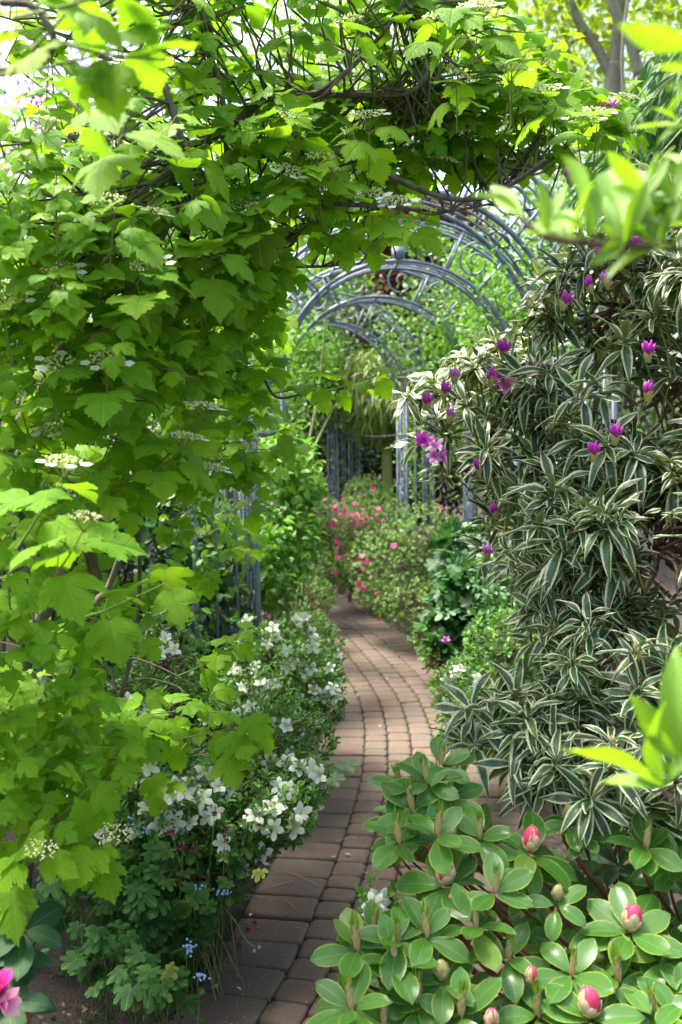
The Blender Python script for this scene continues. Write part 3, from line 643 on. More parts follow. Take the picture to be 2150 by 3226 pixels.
# ================================================================ CLIMBERS ON THE ARCHES
def arch_pt(i, a, R, y):
    (px, py), yw = ARCH[i]; x = R * math.cos(a); z = SPR + R * math.sin(a)
    if a < 0: x = R; z = SPR + a * 1.2
    if a > PI: x = -R; z = SPR - (a - PI) * 1.2
    c, s = math.cos(yw), math.sin(yw); return np.array([px + c * x - s * y, py + s * x + c * y, z])
def climber(label, runs, m, nleaf, size=.042, spread=.10, hangs=0, T=None):
    (i0, a0, _), _n = runs[0][0], 0
    base = arch_pt(runs[0][0][0], runs[0][0][1], 1.0, 0); base[2] = 0
    root = thing('climbing_plant', label, 'climber', base, 'climbers growing over the arches'); vb = Buf(); L = Leaves(T or T_OVAL, m)
    for (i, s0, s1) in [r for run in runs for r in run]:
        for rep in range(2):
            n = 26; A_ = np.linspace(s0, s1, n); R_ = rng.uniform(RI, RO) + .07 * np.sin(A_ * 7 + rng.uniform(0, 6)); Y_ = .15 * np.sin(A_ * 9 + rng.uniform(0, 6))
            pts = np.array([arch_pt(i, a, r, y) for a, r, y in zip(A_, R_, Y_)]); vb.tube(bez(pts, 2), .006, 4)
            k = nleaf // 2; c = pts[rng.integers(0, n, k)] + rng.normal(size=(k, 3)) * spread * np.array([1, 1.2, 1]); L.add(c, nrm(rand_dir(k) + [0, -.2, -.25]), nrm(rand_dir(k) * .7 + [0, -.2, .9]), size * rng.uniform(.7, 1.3, k))
    part('vine', vb, M['greentwig'], root); L.finish(root, 0); return root
climber('leafy climber with bright small leaves over the right side of the second arch', [[(1, -1.3, .8)]], M['clim'], 2000, .05, .15)
climber('leafy climber covering the left side of the second arch', [[(1, 2.7, 4.3)]], M['clim'], 1300, .05, .13)
climber('climber draped over the third arch', [[(2, -.6, .9), (2, 2.4, 3.9)]], M['clim'], 1500, .05, .15)
climber('thin climber scattered over the fourth arch', [[(3, -.9, 1.0), (3, 1.9, 3.8)]], M['clim'], 700, .055, .12)
climber('climber clothing the farthest arch', [[(4, -.9, 3.9)]], M['clim'], 1100, .06, .14)
climber('dense climber on the left tower of the nearest arch', [[(0, 2.7, 4.6)]], M['clim'], 1300, .05, .12)
climber('rose shoots on the right tower of the nearest arch', [[(0, -1.5, .7)]], M['clim'], 900, .045, .12)
# loose trusses of greenery between the far arches
root = thing('climbing_rose', 'loose rose foliage hanging between the right sides of the arches', 'climber', (1.7, 7.9, 0), 'climbers growing over the arches')
B = blobs([(1590, 1010, 7.8, 150, 170, .6), (1500, 860, 8.4, 110, 80, .5), (1660, 1150, 7.4, 120, 170, .5), (1340, 760, 9.5, 120, 40, .4)]); vb = Buf(); limbs(vb, np.array([1.7, 7.9, 0]), B, .02, .008, shell(B, 90)[0], .003, 5); part('cane', vb, M['greentwig'], root)
L = Leaves(T_OVAL, M['clim']); L.add(*mass(B, 3000, T_OVAL, .055, .1, 1.0)); L.finish(root, 0)
root = thing('climbing_rose', 'loose rose foliage hanging behind the left side of the arches', 'climber', (-.9, 9, 0), 'climbers growing over the arches')
B = blobs([(960, 1120, 10.5, 120, 120, .6), (1040, 860, 10, 140, 80, .5), (1100, 1190, 13, 130, 110, .5)]); vb = Buf(); limbs(vb, np.array([-.9, 9, 0]), B, .02, .008, shell(B, 50)[0], .003, 5); part('cane', vb, M['greentwig'], root)
L = Leaves(T_OVAL, M['clim']); L.add(*mass(B, 3000, T_OVAL, .06, .1, 1.0)); L.finish(root, 0)

# ================================================================ ROUND SHRUBS
def whorls(L, p, o, size, n=6, open_=0.9, upw=.5):
    """rosettes of small leaves at points p, axis between outward and up"""
    k = len(p); ax = nrm(o * .6 + rand_dir(k) * .3 + [0, 0, upw]); t1 = nrm(np.cross(ax, rand_dir(k))); t2 = np.cross(ax, t1); ph = rng.uniform(0, 6, k)
    for j in range(n):
        a = ph + j * 2.4; rd = t1 * np.cos(a)[:, None] + t2 * np.sin(a)[:, None]; e = open_ * rng.uniform(.6, 1.2, k)
        A = nrm(rd * np.sin(e)[:, None] + ax * np.cos(e)[:, None]); N = nrm(ax - rd * .3); L.add(p + ax * (.004 * j), A, N, size * rng.uniform(.65, 1.15, k))
    return ax
def flower_mesh(m, size=.03, n=5, open_=1.0, seed=0, ruff=.05, stamens=True, throat=True):
    r = np.random.default_rng(seed); b = Buf()
    for j in range(n):
        a = j * 2 * PI / n + r.normal() * .08; rd = np.array([math.cos(a), math.sin(a), 0]); e = open_ + r.normal() * .1
        A = rd * math.sin(e) + np.array([0, 0, math.cos(e)]); V, F, U = grid_leaf(.56, 4, 5, -.1, .40, 1.2, .68, ruff, seed=seed * 7 + j)
        R = fr1(A, np.array([0, 0, 1]) - rd * .4); AA = np.zeros((len(V), 3)); AA[:, :2] = U; b.add(V @ R.T * size * r.uniform(.9, 1.1) + np.array([0, 0, -.2 * size]), F, AA)
    if stamens:
        for j in range(6):
            q = r.normal(size=3) * .2; q[2] = 1; q = nrm(q); b.tube([np.zeros(3), q * size * .8], (.0006, .0005), 3, cap=False)
    return b.mesh('flower', m)
W_FL = [flower_mesh(M['white'], .034, 5, o_, i) for i, o_ in enumerate((.75, .95, 1.1, .6))]
P_FL = [flower_mesh(M['pink'], .030, 5, o_, i + 10, stamens=False) for i, o_ in enumerate((.7, .9, 1.05))]
def face_cam(p, o, w=.5): return nrm(nrm(np.array([0, 0, CAMH]) - p) * w + o * .5 + rng.normal(size=3) * .25 + np.array([0, 0, .25]))
def put_flowers(root, pts, outs, meshes, name='flower', s=1.0, w=.5):
    for p, o in zip(pts, outs):
        ax = face_cam(p, o, w); t = nrm(np.cross(ax, rng.normal(size=3))); R = np.stack([t, np.cross(ax, t), ax], axis=-1); inst(name, meshes[rng.integers(len(meshes))], root, p + ax * .012, R, s * rng.uniform(.85, 1.12))
def azalea(label, base, spec, nwh, size, m, flowers=(), fmesh=None, nfl=0, fspec=None, fs=1.0, group=None, parts=0, n=6, wood='twig', name='azalea', T=None):
    root = thing(name, label, 'azalea', base, group); base = np.array(base, float); B = blobs(spec); p, o = shell(B, nwh, .55, .45); b = Buf()
    tips = p[rng.permutation(len(p))[:min(200, len(p))]]; limbs(b, base, B, .014, .006, tips, .0022, 5, jit=.08, bend=.08); part('branch', b, M[wood], root)
    L = Leaves(T or T_AZA, m, T_TINY if size < .03 and parts == 0 else None); whorls(L, p, o, size, n)
    if len(flowers) and parts: fq = np.repeat(np.array([P(*f) for f in flowers]), 4, axis=0) + rng.normal(size=(4 * len(flowers), 3)) * .022 + [0, .015, -.012]; whorls(L, fq, np.broadcast_to([0, -.4, .6], fq.shape), size * 1.1, n)
    L.finish(root, parts)
    pts = [P(*f) for f in flowers]; outs = [np.array([0, -.5, .6])] * len(pts)
    if nfl:
        fb = blobs(fspec) if fspec else B; q, oo = shell(fb, nfl, .95, .15, .05); pts += list(q); outs += list(oo)
    if pts: put_flowers(root, pts, outs, fmesh, s=fs)
    return root
AG = 'white flowering azaleas beside the path'
wf = [(946, 2564), (930, 2610), (805, 2570), (825, 2600), (862, 2545), (880, 2555), (905, 2490), (940, 2420), (905, 2400), (790, 2230), (810, 2250), (745, 2260), (820, 2320), (1010, 2440), (985, 2430), (795, 2600), (870, 2610), (660, 2570), (685, 2560), (700, 2660), (712, 2700), (720, 2630), (560, 2480), (580, 2500), (600, 2490), (548, 2510), (530, 2540), (650, 2430), (470, 2420), (690, 2480), (730, 2380), (850, 2280), (600, 2600), (505, 2600), (470, 2600), (640, 2520), (760, 2360), (430, 2620), (550, 2620), (360, 2470), (900, 2290)]
azalea('low white azalea spilling onto the path in the left foreground, many white blooms', (-.7, 3.4, 0), [(830, 2500, 3.15, 180, 120, .30), (600, 2500, 3.2, 220, 130, .35), (700, 2640, 3.0, 170, 70, .2), (880, 2330, 3.6, 170, 120, .3), (950, 2480, 3.3, 80, 60, .15), (890, 2590, 3.05, 90, 70, .15), (480, 2600, 3.0, 150, 130, .2)],
       1500, .030, M['aza'], [(x, y, 2.86 + max(0, (2500 - y)) * .0026 + rng.uniform(-.05, .08)) for x, y in wf], W_FL, 40, group=AG, parts=300, fs=1.12)
azalea('taller white azalea farther along the left edge of the path', (-.5, 4.7, 0), [(880, 2130, 4.5, 190, 160, .35), (960, 2060, 4.9, 120, 130, .3), (800, 2250, 4.2, 170, 120, .3), (1000, 2200, 4.4, 90, 110, .2), (740, 2180, 4.5, 110, 80, .2)],
       2100, .03, M['aza'], [(x, y, 4.1) for x, y in [(1050, 2170), (1040, 2110), (985, 2040), (980, 2110), (955, 2120), (925, 2090), (905, 2100), (990, 2180), (870, 2010), (840, 2030), (960, 1950), (935, 1960), (1020, 2190), (835, 2180), (860, 2160), (1060, 2200), (980, 2000), (780, 1960), (1000, 2280), (905, 2050)]], W_FL, 40, group=AG, parts=200, fs=1.05)
azalea('white azalea in the deep shade under the viburnum', (-1.1, 4.0, 0), [(520, 2080, 3.9, 130, 150, .3), (480, 2250, 3.7, 160, 130, .3), (330, 2500, 3.3, 160, 150, .25)], 500, .03, M['aza'],
       [(x, y, 3.55) for x, y in [(520, 2020), (500, 2060), (545, 2050), (520, 1930), (470, 2220), (490, 2240), (460, 2250), (510, 2200), (440, 2260), (315, 2310), (310, 2360), (370, 2330)]], W_FL, 6, group=AG)
azalea('white azalea on the right edge of the path, half under the variegated leaves', (1.0, 4.6, 0), [(1470, 2180, 4.5, 110, 90, .25), (1520, 2280, 4.3, 120, 100, .3), (1600, 2060, 4.7, 140, 140, .3), (1450, 2320, 4.15, 70, 60, .2)], 750, .034, M['aza'],
       [(x, y, 4.0) for x, y in [(1435, 2125), (1450, 2110), (1410, 2145), (1505, 2145), (1408, 2215), (1430, 2240), (1460, 2225), (1480, 2225), (1440, 2270), (1420, 2290), (1395, 2240), (1490, 2290), (1490, 2350), (1470, 2260), (1440, 2330), (1530, 2250), (1415, 2330)]], W_FL, 0, group=AG, parts=120)
PG = 'magenta flowering azaleas at the bend'
azalea('big magenta azalea at the right of the bend in front of the metal towers', (.9, 7.9, 0), [(1270, 1780, 7.9, 180, 140, .5), (1180, 1660, 8.6, 130, 110, .4), (1340, 1700, 7.8, 110, 120, .4), (1310, 1900, 7.5, 130, 90, .35), (1230, 1880, 7.8, 110, 70, .3)], 4200, .024, M['aza_far'],
       [], P_FL, 28, fs=.95, group=PG, n=6)
azalea('magenta azalea with the densest blooms, behind the bend', (.1, 9.9, 0), [(1120, 1660, 9.6, 120, 90, .4), (1130, 1780, 9.4, 100, 110, .4), (1150, 1570, 9.9, 70, 70, .3)], 2600, .025, M['aza_far'],
       [(1100 + rng.normal() * 38, 1635 + rng.normal() * 24, 9.05) for _ in range(48)] + [(1120 + rng.normal() * 30, 1765 + rng.normal() * 14, 8.95) for _ in range(18)], P_FL, 24, fs=1.05, group=PG)
azalea('small magenta azalea at the left of the bend', (-1.0, 8.5, 0), [(1000, 1800, 8.5, 110, 90, .4), (1010, 1680, 9.3, 90, 120, .4), (960, 1880, 7.6, 100, 60, .3)], 2600, .024, M['aza_far'], [], P_FL, 22, fs=.85, group=PG)
azalea('pink flowered azalea low in the shade at the foot of the right towers', (1.15, 6.3, 0), [(1340, 2010, 6.5, 50, 40, .2), (1380, 2060, 6.1, 60, 45, .2)], 180, .03, M['aza'], [(1408, 2018, 5.9)], [flower_mesh(M['purple'], .03, 5, .8, 31)], 0)

def bush(name, label, cat, base, spec, n, T, m, size, wood='greentwig', group=None, inner=.3, hang=0.0, nt=60, parts=0, r0=.012):
    root = thing(name, label, cat, base, group); B = blobs(spec); b = Buf(); q, _ = shell(B, nt, .6, .6); limbs(b, np.array(base, float), B, r0, .004, q, .002, 5, jit=.05, bend=.06); part('stem', b, M[wood], root)
    L = Leaves(T, m); L.add(*mass(B, n, T, size, inner, .5, hang=hang)); L.finish(root, parts); return root
bush('leafy_shrub', 'bright green leafy shrub growing round the grey post left of the path', 'shrub', (-.35, 6.4, 0), [(900, 1500, 6.2, 110, 150, .3), (880, 1700, 6.0, 130, 130, .3), (940, 1620, 6.3, 70, 80, .2), (820, 1800, 5.8, 140, 150, .3), (960, 1520, 6.4, 60, 50, .2)], 2300, T_OVAL, M['clim'], .065, hang=.6)
bush('leafy_shrub', 'low leafy plants with big soft lobed leaves right of the bend', 'shrub', (1.3, 6.6, 0), [(1440, 1780, 6.6, 70, 120, .3), (1430, 1920, 6.3, 70, 80, .3), (1510, 1900, 6.2, 100, 130, .3), (1400, 2000, 6.1, 50, 50, .2)], 520, T_GER, M['cover'], .11, parts=160)
bush('leafy_shrub', 'mid green shrub under the right edge of the variegated rhododendron', 'shrub', (1.5, 5.4, 0), [(1620, 1980, 5.3, 150, 130, .3), (1560, 2120, 5.0, 140, 90, .3), (1700, 2150, 4.6, 150, 130, .3), (1650, 1800, 5.6, 180, 150, .3)], 2600, T_OVAL, M['cover'], .045)
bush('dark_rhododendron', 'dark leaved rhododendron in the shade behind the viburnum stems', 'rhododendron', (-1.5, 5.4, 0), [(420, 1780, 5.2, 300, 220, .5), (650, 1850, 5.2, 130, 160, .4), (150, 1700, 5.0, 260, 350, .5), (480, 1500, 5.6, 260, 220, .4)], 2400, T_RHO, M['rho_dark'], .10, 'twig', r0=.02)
bush('groundcover_plant', 'dense low green ground cover in the shade left of the path', 'ground cover', (-1.2, 4.6, 0), [(620, 2150, 4.9, 180, 120, .5), (350, 2200, 4.2, 280, 140, .5), (150, 2350, 3.6, 260, 160, .4), (450, 2420, 3.9, 200, 110, .3)], 3600, T_GER, M['cover'], .06)

# ================================================================ RHODODENDRONS
def rosette(L, p, ax, n, size, open_=(1.1, 1.5), spread=.01, t0=.0, jit=.15):
    ax = nrm(ax); t1 = nrm(np.cross(ax, np.array([.31, .77, .2]))); t2 = np.cross(ax, t1); ph = rng.uniform(0, 6)
    for j in range(n):
        a = ph + j * 2.39996 + rng.normal() * jit; rd = t1 * math.cos(a) + t2 * math.sin(a); f = j / max(1, n - 1); e = open_[1] + (open_[0] - open_[1]) * f + rng.normal() * .1
        A = rd * math.sin(e) + ax * math.cos(e); N = ax * math.sin(e) - rd * math.cos(e) + rng.normal(size=3) * .15
        L.add(p + rd * .006 + ax * spread * f, nrm(A)[None], N[None], size * rng.uniform(.8, 1.12) * (1 - .15 * f))
CAMP = np.array([0, 0, CAMH])
# bud made of overlapping scales lying on an egg
def egg(z): return .33 * math.sin(PI * min(.985, max(.06, z * .88 + .08))) ** .62
def scale_mesh(m, z0, ln, wide, lift, seed):
    r = np.random.default_rng(seed); V = []; A = []; F = []; nu, nv = 4, 5
    for j in range(nv + 1):
        t = j / nv; w = wide * (1 - .25 * t) * (max(0.0, 1 - t ** 4)) ** .5; z = z0 + ln * t
        for i in range(nu + 1):
            u = -1 + 2 * i / nu; rad = egg(z) + lift * (.5 + t) - .012 * abs(u); an = w * u
            V.append((rad * math.cos(an), rad * math.sin(an), z)); A.append((u, t, 0))
    for j in range(nv):
        for i in range(nu): a = j * (nu + 1) + i; F += [(a, a + 1, a + nu + 2), (a, a + nu + 2, a + nu + 1)]
    b = Buf(); b.add(V, F, A); return b.mesh('bud_scale', m)
def core_mesh(m):
    b = Buf(); z = np.linspace(0, 1, 10); b.tube(np.c_[np.zeros(10), np.zeros(10), z], [egg(k) * (1 if k < .99 else .3) for k in z], 10); return b.mesh('flower_bud', m)
CORE = {'cream': core_mesh(M['red']), 'green': core_mesh(M['budgr'])}
ROWS = [(.48, .52, .62, .010), (.30, .50, .66, .022), (.13, .44, .62, .032), (.0, .32, .60, .040)]
SCL = {k: [scale_mesh(M[{'cream': 'cream', 'green': 'budgr'}[k]], *row, seed=9) for row in ROWS] for k in ('cream', 'green')}
def bud(root, p, ax, L_, kind='cream', wide=1.0, label=None, red=.0):
    ax = nrm(ax); t = nrm(np.cross(ax, np.array([.2, .9, .1]))); R = np.stack([t, np.cross(ax, t), ax], axis=-1); ph = rng.uniform(0, 6)
    o = inst('flower_bud', CORE[kind], root, p, R @ np.diag([wide, wide, 1.0]), L_, label)
    for j in range(20):
        row, k = divmod(j, 5); a = ph + k * 2 * PI / 5 + row * PI / 5 + rng.normal() * .08
        if kind == 'cream' and ((row == 1 and rng.random() < .5) or (row == 0 and rng.random() < red)): continue
        inst('bud_scale', SCL[kind][row], o, np.zeros(3), np.array(Matrix.Rotation(a, 3, 'Z')), rng.uniform(.96, 1.03))
    return o
def candle_mesh(seed):
    r = np.random.default_rng(seed); b = Buf()
    for j in range(16):
        a = j * 2.4; f = j / 15; rd = np.array([math.cos(a), math.sin(a), 0]); A = nrm(np.array([0, 0, 1.0]) + rd * .10); V, F, U = grid_leaf(.36, 2, 4, -.4, -.05, .9, .6)
        AA = np.zeros((len(V), 3)); AA[:, :2] = U; b.add(V @ fr1(A, rd).T * .36 + rd * .07 * (1 - .4 * f) + np.array([0, 0, .02 + .42 * f]), F, AA, 0)
    for j in range(11):
        a = j * 2.4 + .5; rd = np.array([math.cos(a), math.sin(a), 0]); A = nrm(np.array([0, 0, 1.0]) + rd * r.uniform(.02, .26)); V, F, U = grid_leaf(.09, 2, 4, .5, 0, .9, .7)
        AA = np.zeros((len(V), 3)); AA[:, :2] = U; b.add(V @ fr1(A, rd).T * r.uniform(.45, .62) + rd * .03 + np.array([0, 0, .42]), F, AA, 1)
    return b.mesh('leaf_shoot', [M['tan'], M['fresh']])
CND = [candle_mesh(i) for i in range(3)]

# --- foreground rhododendron with cream and red buds (lower right)
base = np.array([1.15, 2.15, 0.0]); root = thing('budding_rhododendron', 'glossy broad leaved rhododendron with cream and red buds in the right foreground', 'rhododendron', base); L = Leaves(T_RHO, M['rho']); wood = Buf(); RB = root
def z2(y): return 2.15 - (y - 2650) * .0006
buds = [(1668, 2680, 'cream', .060), (1399, 2785, 'cream', .060), (1983, 2930, 'cream', .060), (1863, 3200, 'cream', .064), (1396, 3085, 'green', .044), (1800, 2580, 'green', .040), (1995, 2585, 'green', .034), (1754, 2835, 'green', .036), (1838, 2630, 'green', .028), (1428, 2860, 'cream', .034), (1548, 3235, 'cream', .040), (1671, 3095, 'cream', .036)]
ros = [(1668, 2700, 9, .098), (1399, 2800, 9, .098), (1983, 2950, 9, .10), (1863, 3225, 9, .10), (1396, 3110, 7, .085), (1800, 2600, 4, .07), (1995, 2600, 6, .085), (1754, 2860, 4, .065), (1838, 2645, 4, .055)]
cand = [(1390, 2420), (1265, 2500), (1345, 2470), (1420, 2520), (1300, 2560), (1377, 2640), (1257, 2665), (1510, 2650), (1126, 3000), (1178, 2960), (1257, 2970), (1246, 3040), (1599, 3030), (1802, 3080), (1109, 3185), (1315, 3175), (1695, 3210), (1209, 3240), (2060, 3200), (2125, 2765), (2035, 2680), (1500, 2930), (1450, 3210), (1950, 3100), (1345, 2960), (1560, 2820)]
def limb_to(p, r=.006, top=None):
    a = base + np.array([rng.uniform(-.25, .15), rng.uniform(-.15, .2), 0]); a = a + (p - a) * rng.uniform(.1, .35) * np.array([1, 1, .4]); m_ = (a + p) / 2 + np.array([rng.normal() * .04, .04, -.06]); q = bez([a, m_, p - np.array([0, 0, .06]), p], 5); wood.tube(q, (r * 1.3, r * .6), 6)
def rax(p, side=.0): return nrm(nrm(CAMP - p) * .45 + np.array([rng.normal() * .15 + side, -.05 + rng.normal() * .1, .85]))
for x, y, n, s in ros:
    p = P(x, y, z2(y)); ax = rax(p); rosette(L, p, ax, n, s * 1.22, (1.25, 1.6), .01); limb_to(p, .006)
    if n >= 9: rosette(L, p - ax * .03, ax, 4, s * .95, (1.6, 1.9), .01)
for x, y, k, s in buds: p = P(x, y, z2(y)); bud(root, p, nrm(np.array([rng.normal() * .1, -.15, 1.0])), s, k, red=.4 if x in (1983, 1863) else .04)
for i, (x, y) in enumerate(cand):
    p = P(x, y, z2(y) + rng.uniform(-.05, .05)); ax = nrm(np.array([rng.normal() * .12, rng.normal() * .1 - .05, 1])); rosette(L, p, rax(p), 6, .098, (1.1, 1.55), .012); t = nrm(np.cross(ax, [.3, .8, .1])); inst('leaf_shoot', CND[i % 3], root, p, np.stack([t, np.cross(ax, t), ax], axis=-1), .085 * rng.uniform(.8, 1.1)); limb_to(p, .0045)
Bf = blobs([(1550, 2950, 2.25, 330, 170, .15), (1900, 2900, 2.4, 300, 250, .2), (1300, 3120, 2.1, 210, 130, .12), (1750, 3200, 2.0, 380, 150, .15), (1400, 2600, 2.45, 170, 90, .12), (2050, 3150, 1.95, 200, 180, .15), (2300, 2900, 2.1, 200, 330, .2), (1300, 2880, 2.3, 110, 90, .1)])
fp, fo = shell(Bf, 100, .5, .3)
for p, o_ in zip(fp, fo): rosette(L, p, nrm(o_ * .4 + rax(p)), int(rng.integers(5, 8)), .094, (1.1, 1.7), .012); limb_to(p, .0035)
part('branch', wood, M['redtwig'], root); b = Buf()
for _ in range(9):
    p = P(rng.uniform(1500, 2100), rng.uniform(2650, 2950), 2.45); q = p + np.array([rng.normal() * .15, rng.normal() * .1, rng.normal() * .06 - .05]); b.tube(bez([base + [rng.normal() * .1, .1, 0], (base + p) / 2 + rng.normal(size=3) * .05, p, q], 5), (.009, .003), 6)
part('old_branch', b, M['oldwood'], root); L.finish(root, 300)

# --- white azalea sprig resting in it
azalea('single white azalea sprig poking out between the path and the budding rhododendron', (.52, 2.9, 0), [(1190, 2860, 2.65, 40, 40, .05)], 10, .03, M['aza'], [(1182, 2850, 2.58), (1200, 2870, 2.57), (1170, 2880, 2.57), (1255, 2950, 2.6), (1195, 2835, 2.6)], W_FL, 0, group=AG, parts=40)

# --- variegated rhododendron (right)
base = np.array([1.75, 3.4, 0.0]); root = thing('variegated_rhododendron', 'tall variegated rhododendron with narrow cream edged leaves and purple buds at the right', 'rhododendron', base); L = Leaves(T_VAR, M['var'])
BV = blobs([(1960, 960, 3.1, 240, 180, .35), (1560, 1370, 3.3, 190, 230, .3), (1720, 1190, 3.2, 190, 190, .3), (1980, 1330, 2.9, 270, 280, .4), (1790, 1680, 2.8, 260, 170, .35), (2060, 1720, 2.6, 240, 300, .35), (1960, 2070, 2.5, 260, 180, .3), (1690, 2320, 2.5, 220, 130, .25),
            (1960, 2380, 2.35, 280, 190, .3), (2200, 1200, 2.8, 250, 500, .4), (2250, 2100, 2.4, 250, 450, .35), (1830, 1890, 2.75, 190, 110, .2), (1560, 2270, 2.6, 110, 90, .15), (1900, 790, 3.4, 110, 90, .2), (2080, 780, 3.2, 200, 200, .3)])
pv, ov = shell(BV, 600, .70, .25); kp = (np.sin(pv[:, 0] * 13 + 1) + np.sin(pv[:, 2] * 11 + pv[:, 0] * 5) + np.sin(pv[:, 1] * 12 + pv[:, 2] * 7)) > -.95; pv, ov = pv[kp], ov[kp]; wood = Buf(); g2 = Buf()
for p, o_ in zip(pv, ov):
    ax = nrm(o_ * .45 + np.array([0, -.12, .75]) + rng.normal(size=3) * .15); sz = .106 * rng.uniform(.6, 1.35); rosette(L, p, ax, int(rng.integers(10, 15)), sz, (.6, 2.0), .03, jit=.5)
    c = BV[int(np.argmin([((p - c_) ** 2).sum() for c_, _, _ in BV]))][0]; s0 = p - ax * .16 * rng.uniform(.7, 1.3); g2.tube(bez([s0, (s0 + p) / 2 + rng.normal(size=3) * .006, p], 3), (.0038, .003), 5); wood.tube(bez([c + (s0 - c) * .2, (c + s0) / 2 + rng.normal(size=3) * .02, s0], 4), (.006, .004), 5, cap=False)
limbs(wood, base, BV, .014, .006, None, bend=.1); part('branch', wood, M['twig'], root); part('young_stem', g2, M['greentwig'], root, stuff=True)
# extra rosettes placed at the outline tips seen in the photograph
tips = [(1290, 1265, 3.3), (1330, 1400, 3.35), (1370, 1215, 3.35), (1480, 1150, 3.3), (1585, 1120, 3.2), (1700, 1180, 3.1), (1545, 1330, 3.2), (1400, 1500, 3.35), (1560, 1640, 3.2), (1540, 1740, 3.2), (1760, 940, 3.2), (1490, 2250, 2.5), (1560, 2230, 2.5), (1500, 2360, 2.45), (1640, 2330, 2.4), (1700, 2440, 2.4), (1950, 1800, 2.5), (2000, 1450, 2.6), (1850, 1400, 2.7), (2040, 1110, 2.8), (2050, 1200, 2.8), (1780, 2180, 2.55), (1390, 1030 + 220, 3.3)]
for x, y, d in tips:
    p = P(x, y, d); rosette(L, p, nrm(np.array([-.2 if x < 1600 else 0, -.25, .8])), 13, .125, (.7, 1.8), .02); 
L.finish(root, 300)
# purple trusses
def truss_mesh(m, n, seed, opened=0):
    r = np.random.default_rng(seed); b = Buf()
    for j in range(n):
        a = j * 2.4; e = .12 + .45 * j / n; A = nrm(np.array([math.cos(a) * math.sin(e), math.sin(a) * math.sin(e), math.cos(e)])); p0 = A * .016; l = r.uniform(.022, .034); z = np.linspace(0, 1, 6)
        b.tube(p0 + A * (z * l)[:, None], .0052 * np.sin(PI * (z * .85 + .12)) ** .7, 6, 0)
    for j in range(9):
        a = j * 2.4; rd = np.array([math.cos(a), math.sin(a), 0]); V, F, U = grid_leaf(.5, 2, 4, -.3, 0, .9, .6); AA = np.zeros((len(V), 3)); AA[:, :2] = U; b.add(V @ fr1(nrm(np.array([0, 0, 1]) + rd * .22), rd).T * .028 + rd * .006 + np.array([0, 0, -.006]), F, AA, 1)
    return b.mesh('flower_bud', [m, M['budgr']])
TR = [truss_mesh(M['purple'], 7, 1), truss_mesh(M['purple'], 4, 2), truss_mesh(M['lilac'], 6, 3)]; GBUD = truss_mesh(M['budgr'], 3, 4)
OPENF = [flower_mesh(M['lilac'], .032, 5, .95, 41), flower_mesh(M['purple'], .03, 5, .7, 42)]
fl = [(1158, 800), (1240, 850), (1130, 860), (1045, 855), (1023, 890), (980, 915), (1130, 855), (1035, 945), (1100, 1065), (1245, 1050), (1137, 1165), (1120, 1260), (1475, 1315), (1365, 1030), (1490, 890), (1395, 635), (1465, 555), (1380, 580), (1310, 395), (1385, 245), (1405, 238), (1300, 685), (1355, 645), (1560, 670), (1490, 800), (1415, 830 + 160)]
for i, (x, y) in enumerate(fl):
    x, y = x * 1.3712, y * 1.3712; d = 2.95 if x < 1750 else 2.5
    if y < 1000: d = 2.75
    p = P(x, y + 12, d); ax = nrm(np.array([rng.normal() * .15, -.15, 1])); t = nrm(np.cross(ax, [.3, .8, .1])); inst('flower_bud', TR[[0, 0, 1, 2][i % 4] if y > 600 else 2], root, p - ax * .02, np.stack([t, np.cross(ax, t), ax], axis=-1), 1.05 if i not in (0, 1) else 1.3)
for x, y, k in [(1165, 885, 0), (980, 1015, 1), (1000, 1025, 0), (1015, 1045, 1), (1000, 1048, 0), (970, 1010, 1), (1150, 870, 1)]:
    p = P(x * 1.3712, y * 1.3712, 2.98); ax = nrm(CAMP - p + rng.normal(size=3) * 1.2); t = nrm(np.cross(ax, [.3, .8, .1])); inst('flower', OPENF[k], root, p, np.stack([t, np.cross(ax, t), ax], axis=-1), 1.05)
for p, o_ in list(zip(pv, ov))[::6]:
    ax = nrm(np.array([rng.normal() * .15, -.1, 1])); t = nrm(np.cross(ax, [.3, .8, .1])); inst('leaf_bud', GBUD, root, p, np.stack([t, np.cross(ax, t), ax], axis=-1), .75)

# --- rhododendron bottom-left with pale pink bud
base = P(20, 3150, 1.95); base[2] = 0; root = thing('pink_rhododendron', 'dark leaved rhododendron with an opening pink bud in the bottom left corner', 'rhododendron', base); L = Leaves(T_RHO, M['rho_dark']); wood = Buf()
for x, y, d, n, s in [(75, 2935, 1.85, 7, .105), (20, 3170, 1.75, 8, .115), (-40, 3050, 1.8, 7, .10), (40, 3010, 1.95, 6, .09), (-60, 2900, 1.9, 6, .1)]:
    p = P(x, y, d); rosette(L, p, nrm(nrm(CAMP - p) * .4 + [0, 0, .8]), n, s, (1.2, 1.6), .01); wood.tube(bez([base + [rng.normal() * .04, 0, 0], (base + p) / 2 + [.02, 0, -.03], p], 5), (.008, .004), 6)
part('branch', wood, M['redtwig'], root); L.finish(root, 60)
PF = flower_mesh(M['palepink'], .045, 6, .16, 51); PF2 = flower_mesh(M['pink'], .045, 6, .12, 52)
for x, y, me, axx in [(5, 3160, PF, (.9, -.2, .15)), (5, 3120, PF2, (.1, -.1, 1)), (-20, 3130, PF2, (-.4, -.2, .9))]:
    ax = nrm(axx); t = nrm(np.cross(ax, [.3, .8, .1])); inst('flower', me, root, P(x, y, 1.68), np.stack([t, np.cross(ax, t), ax], axis=-1), 1.0)

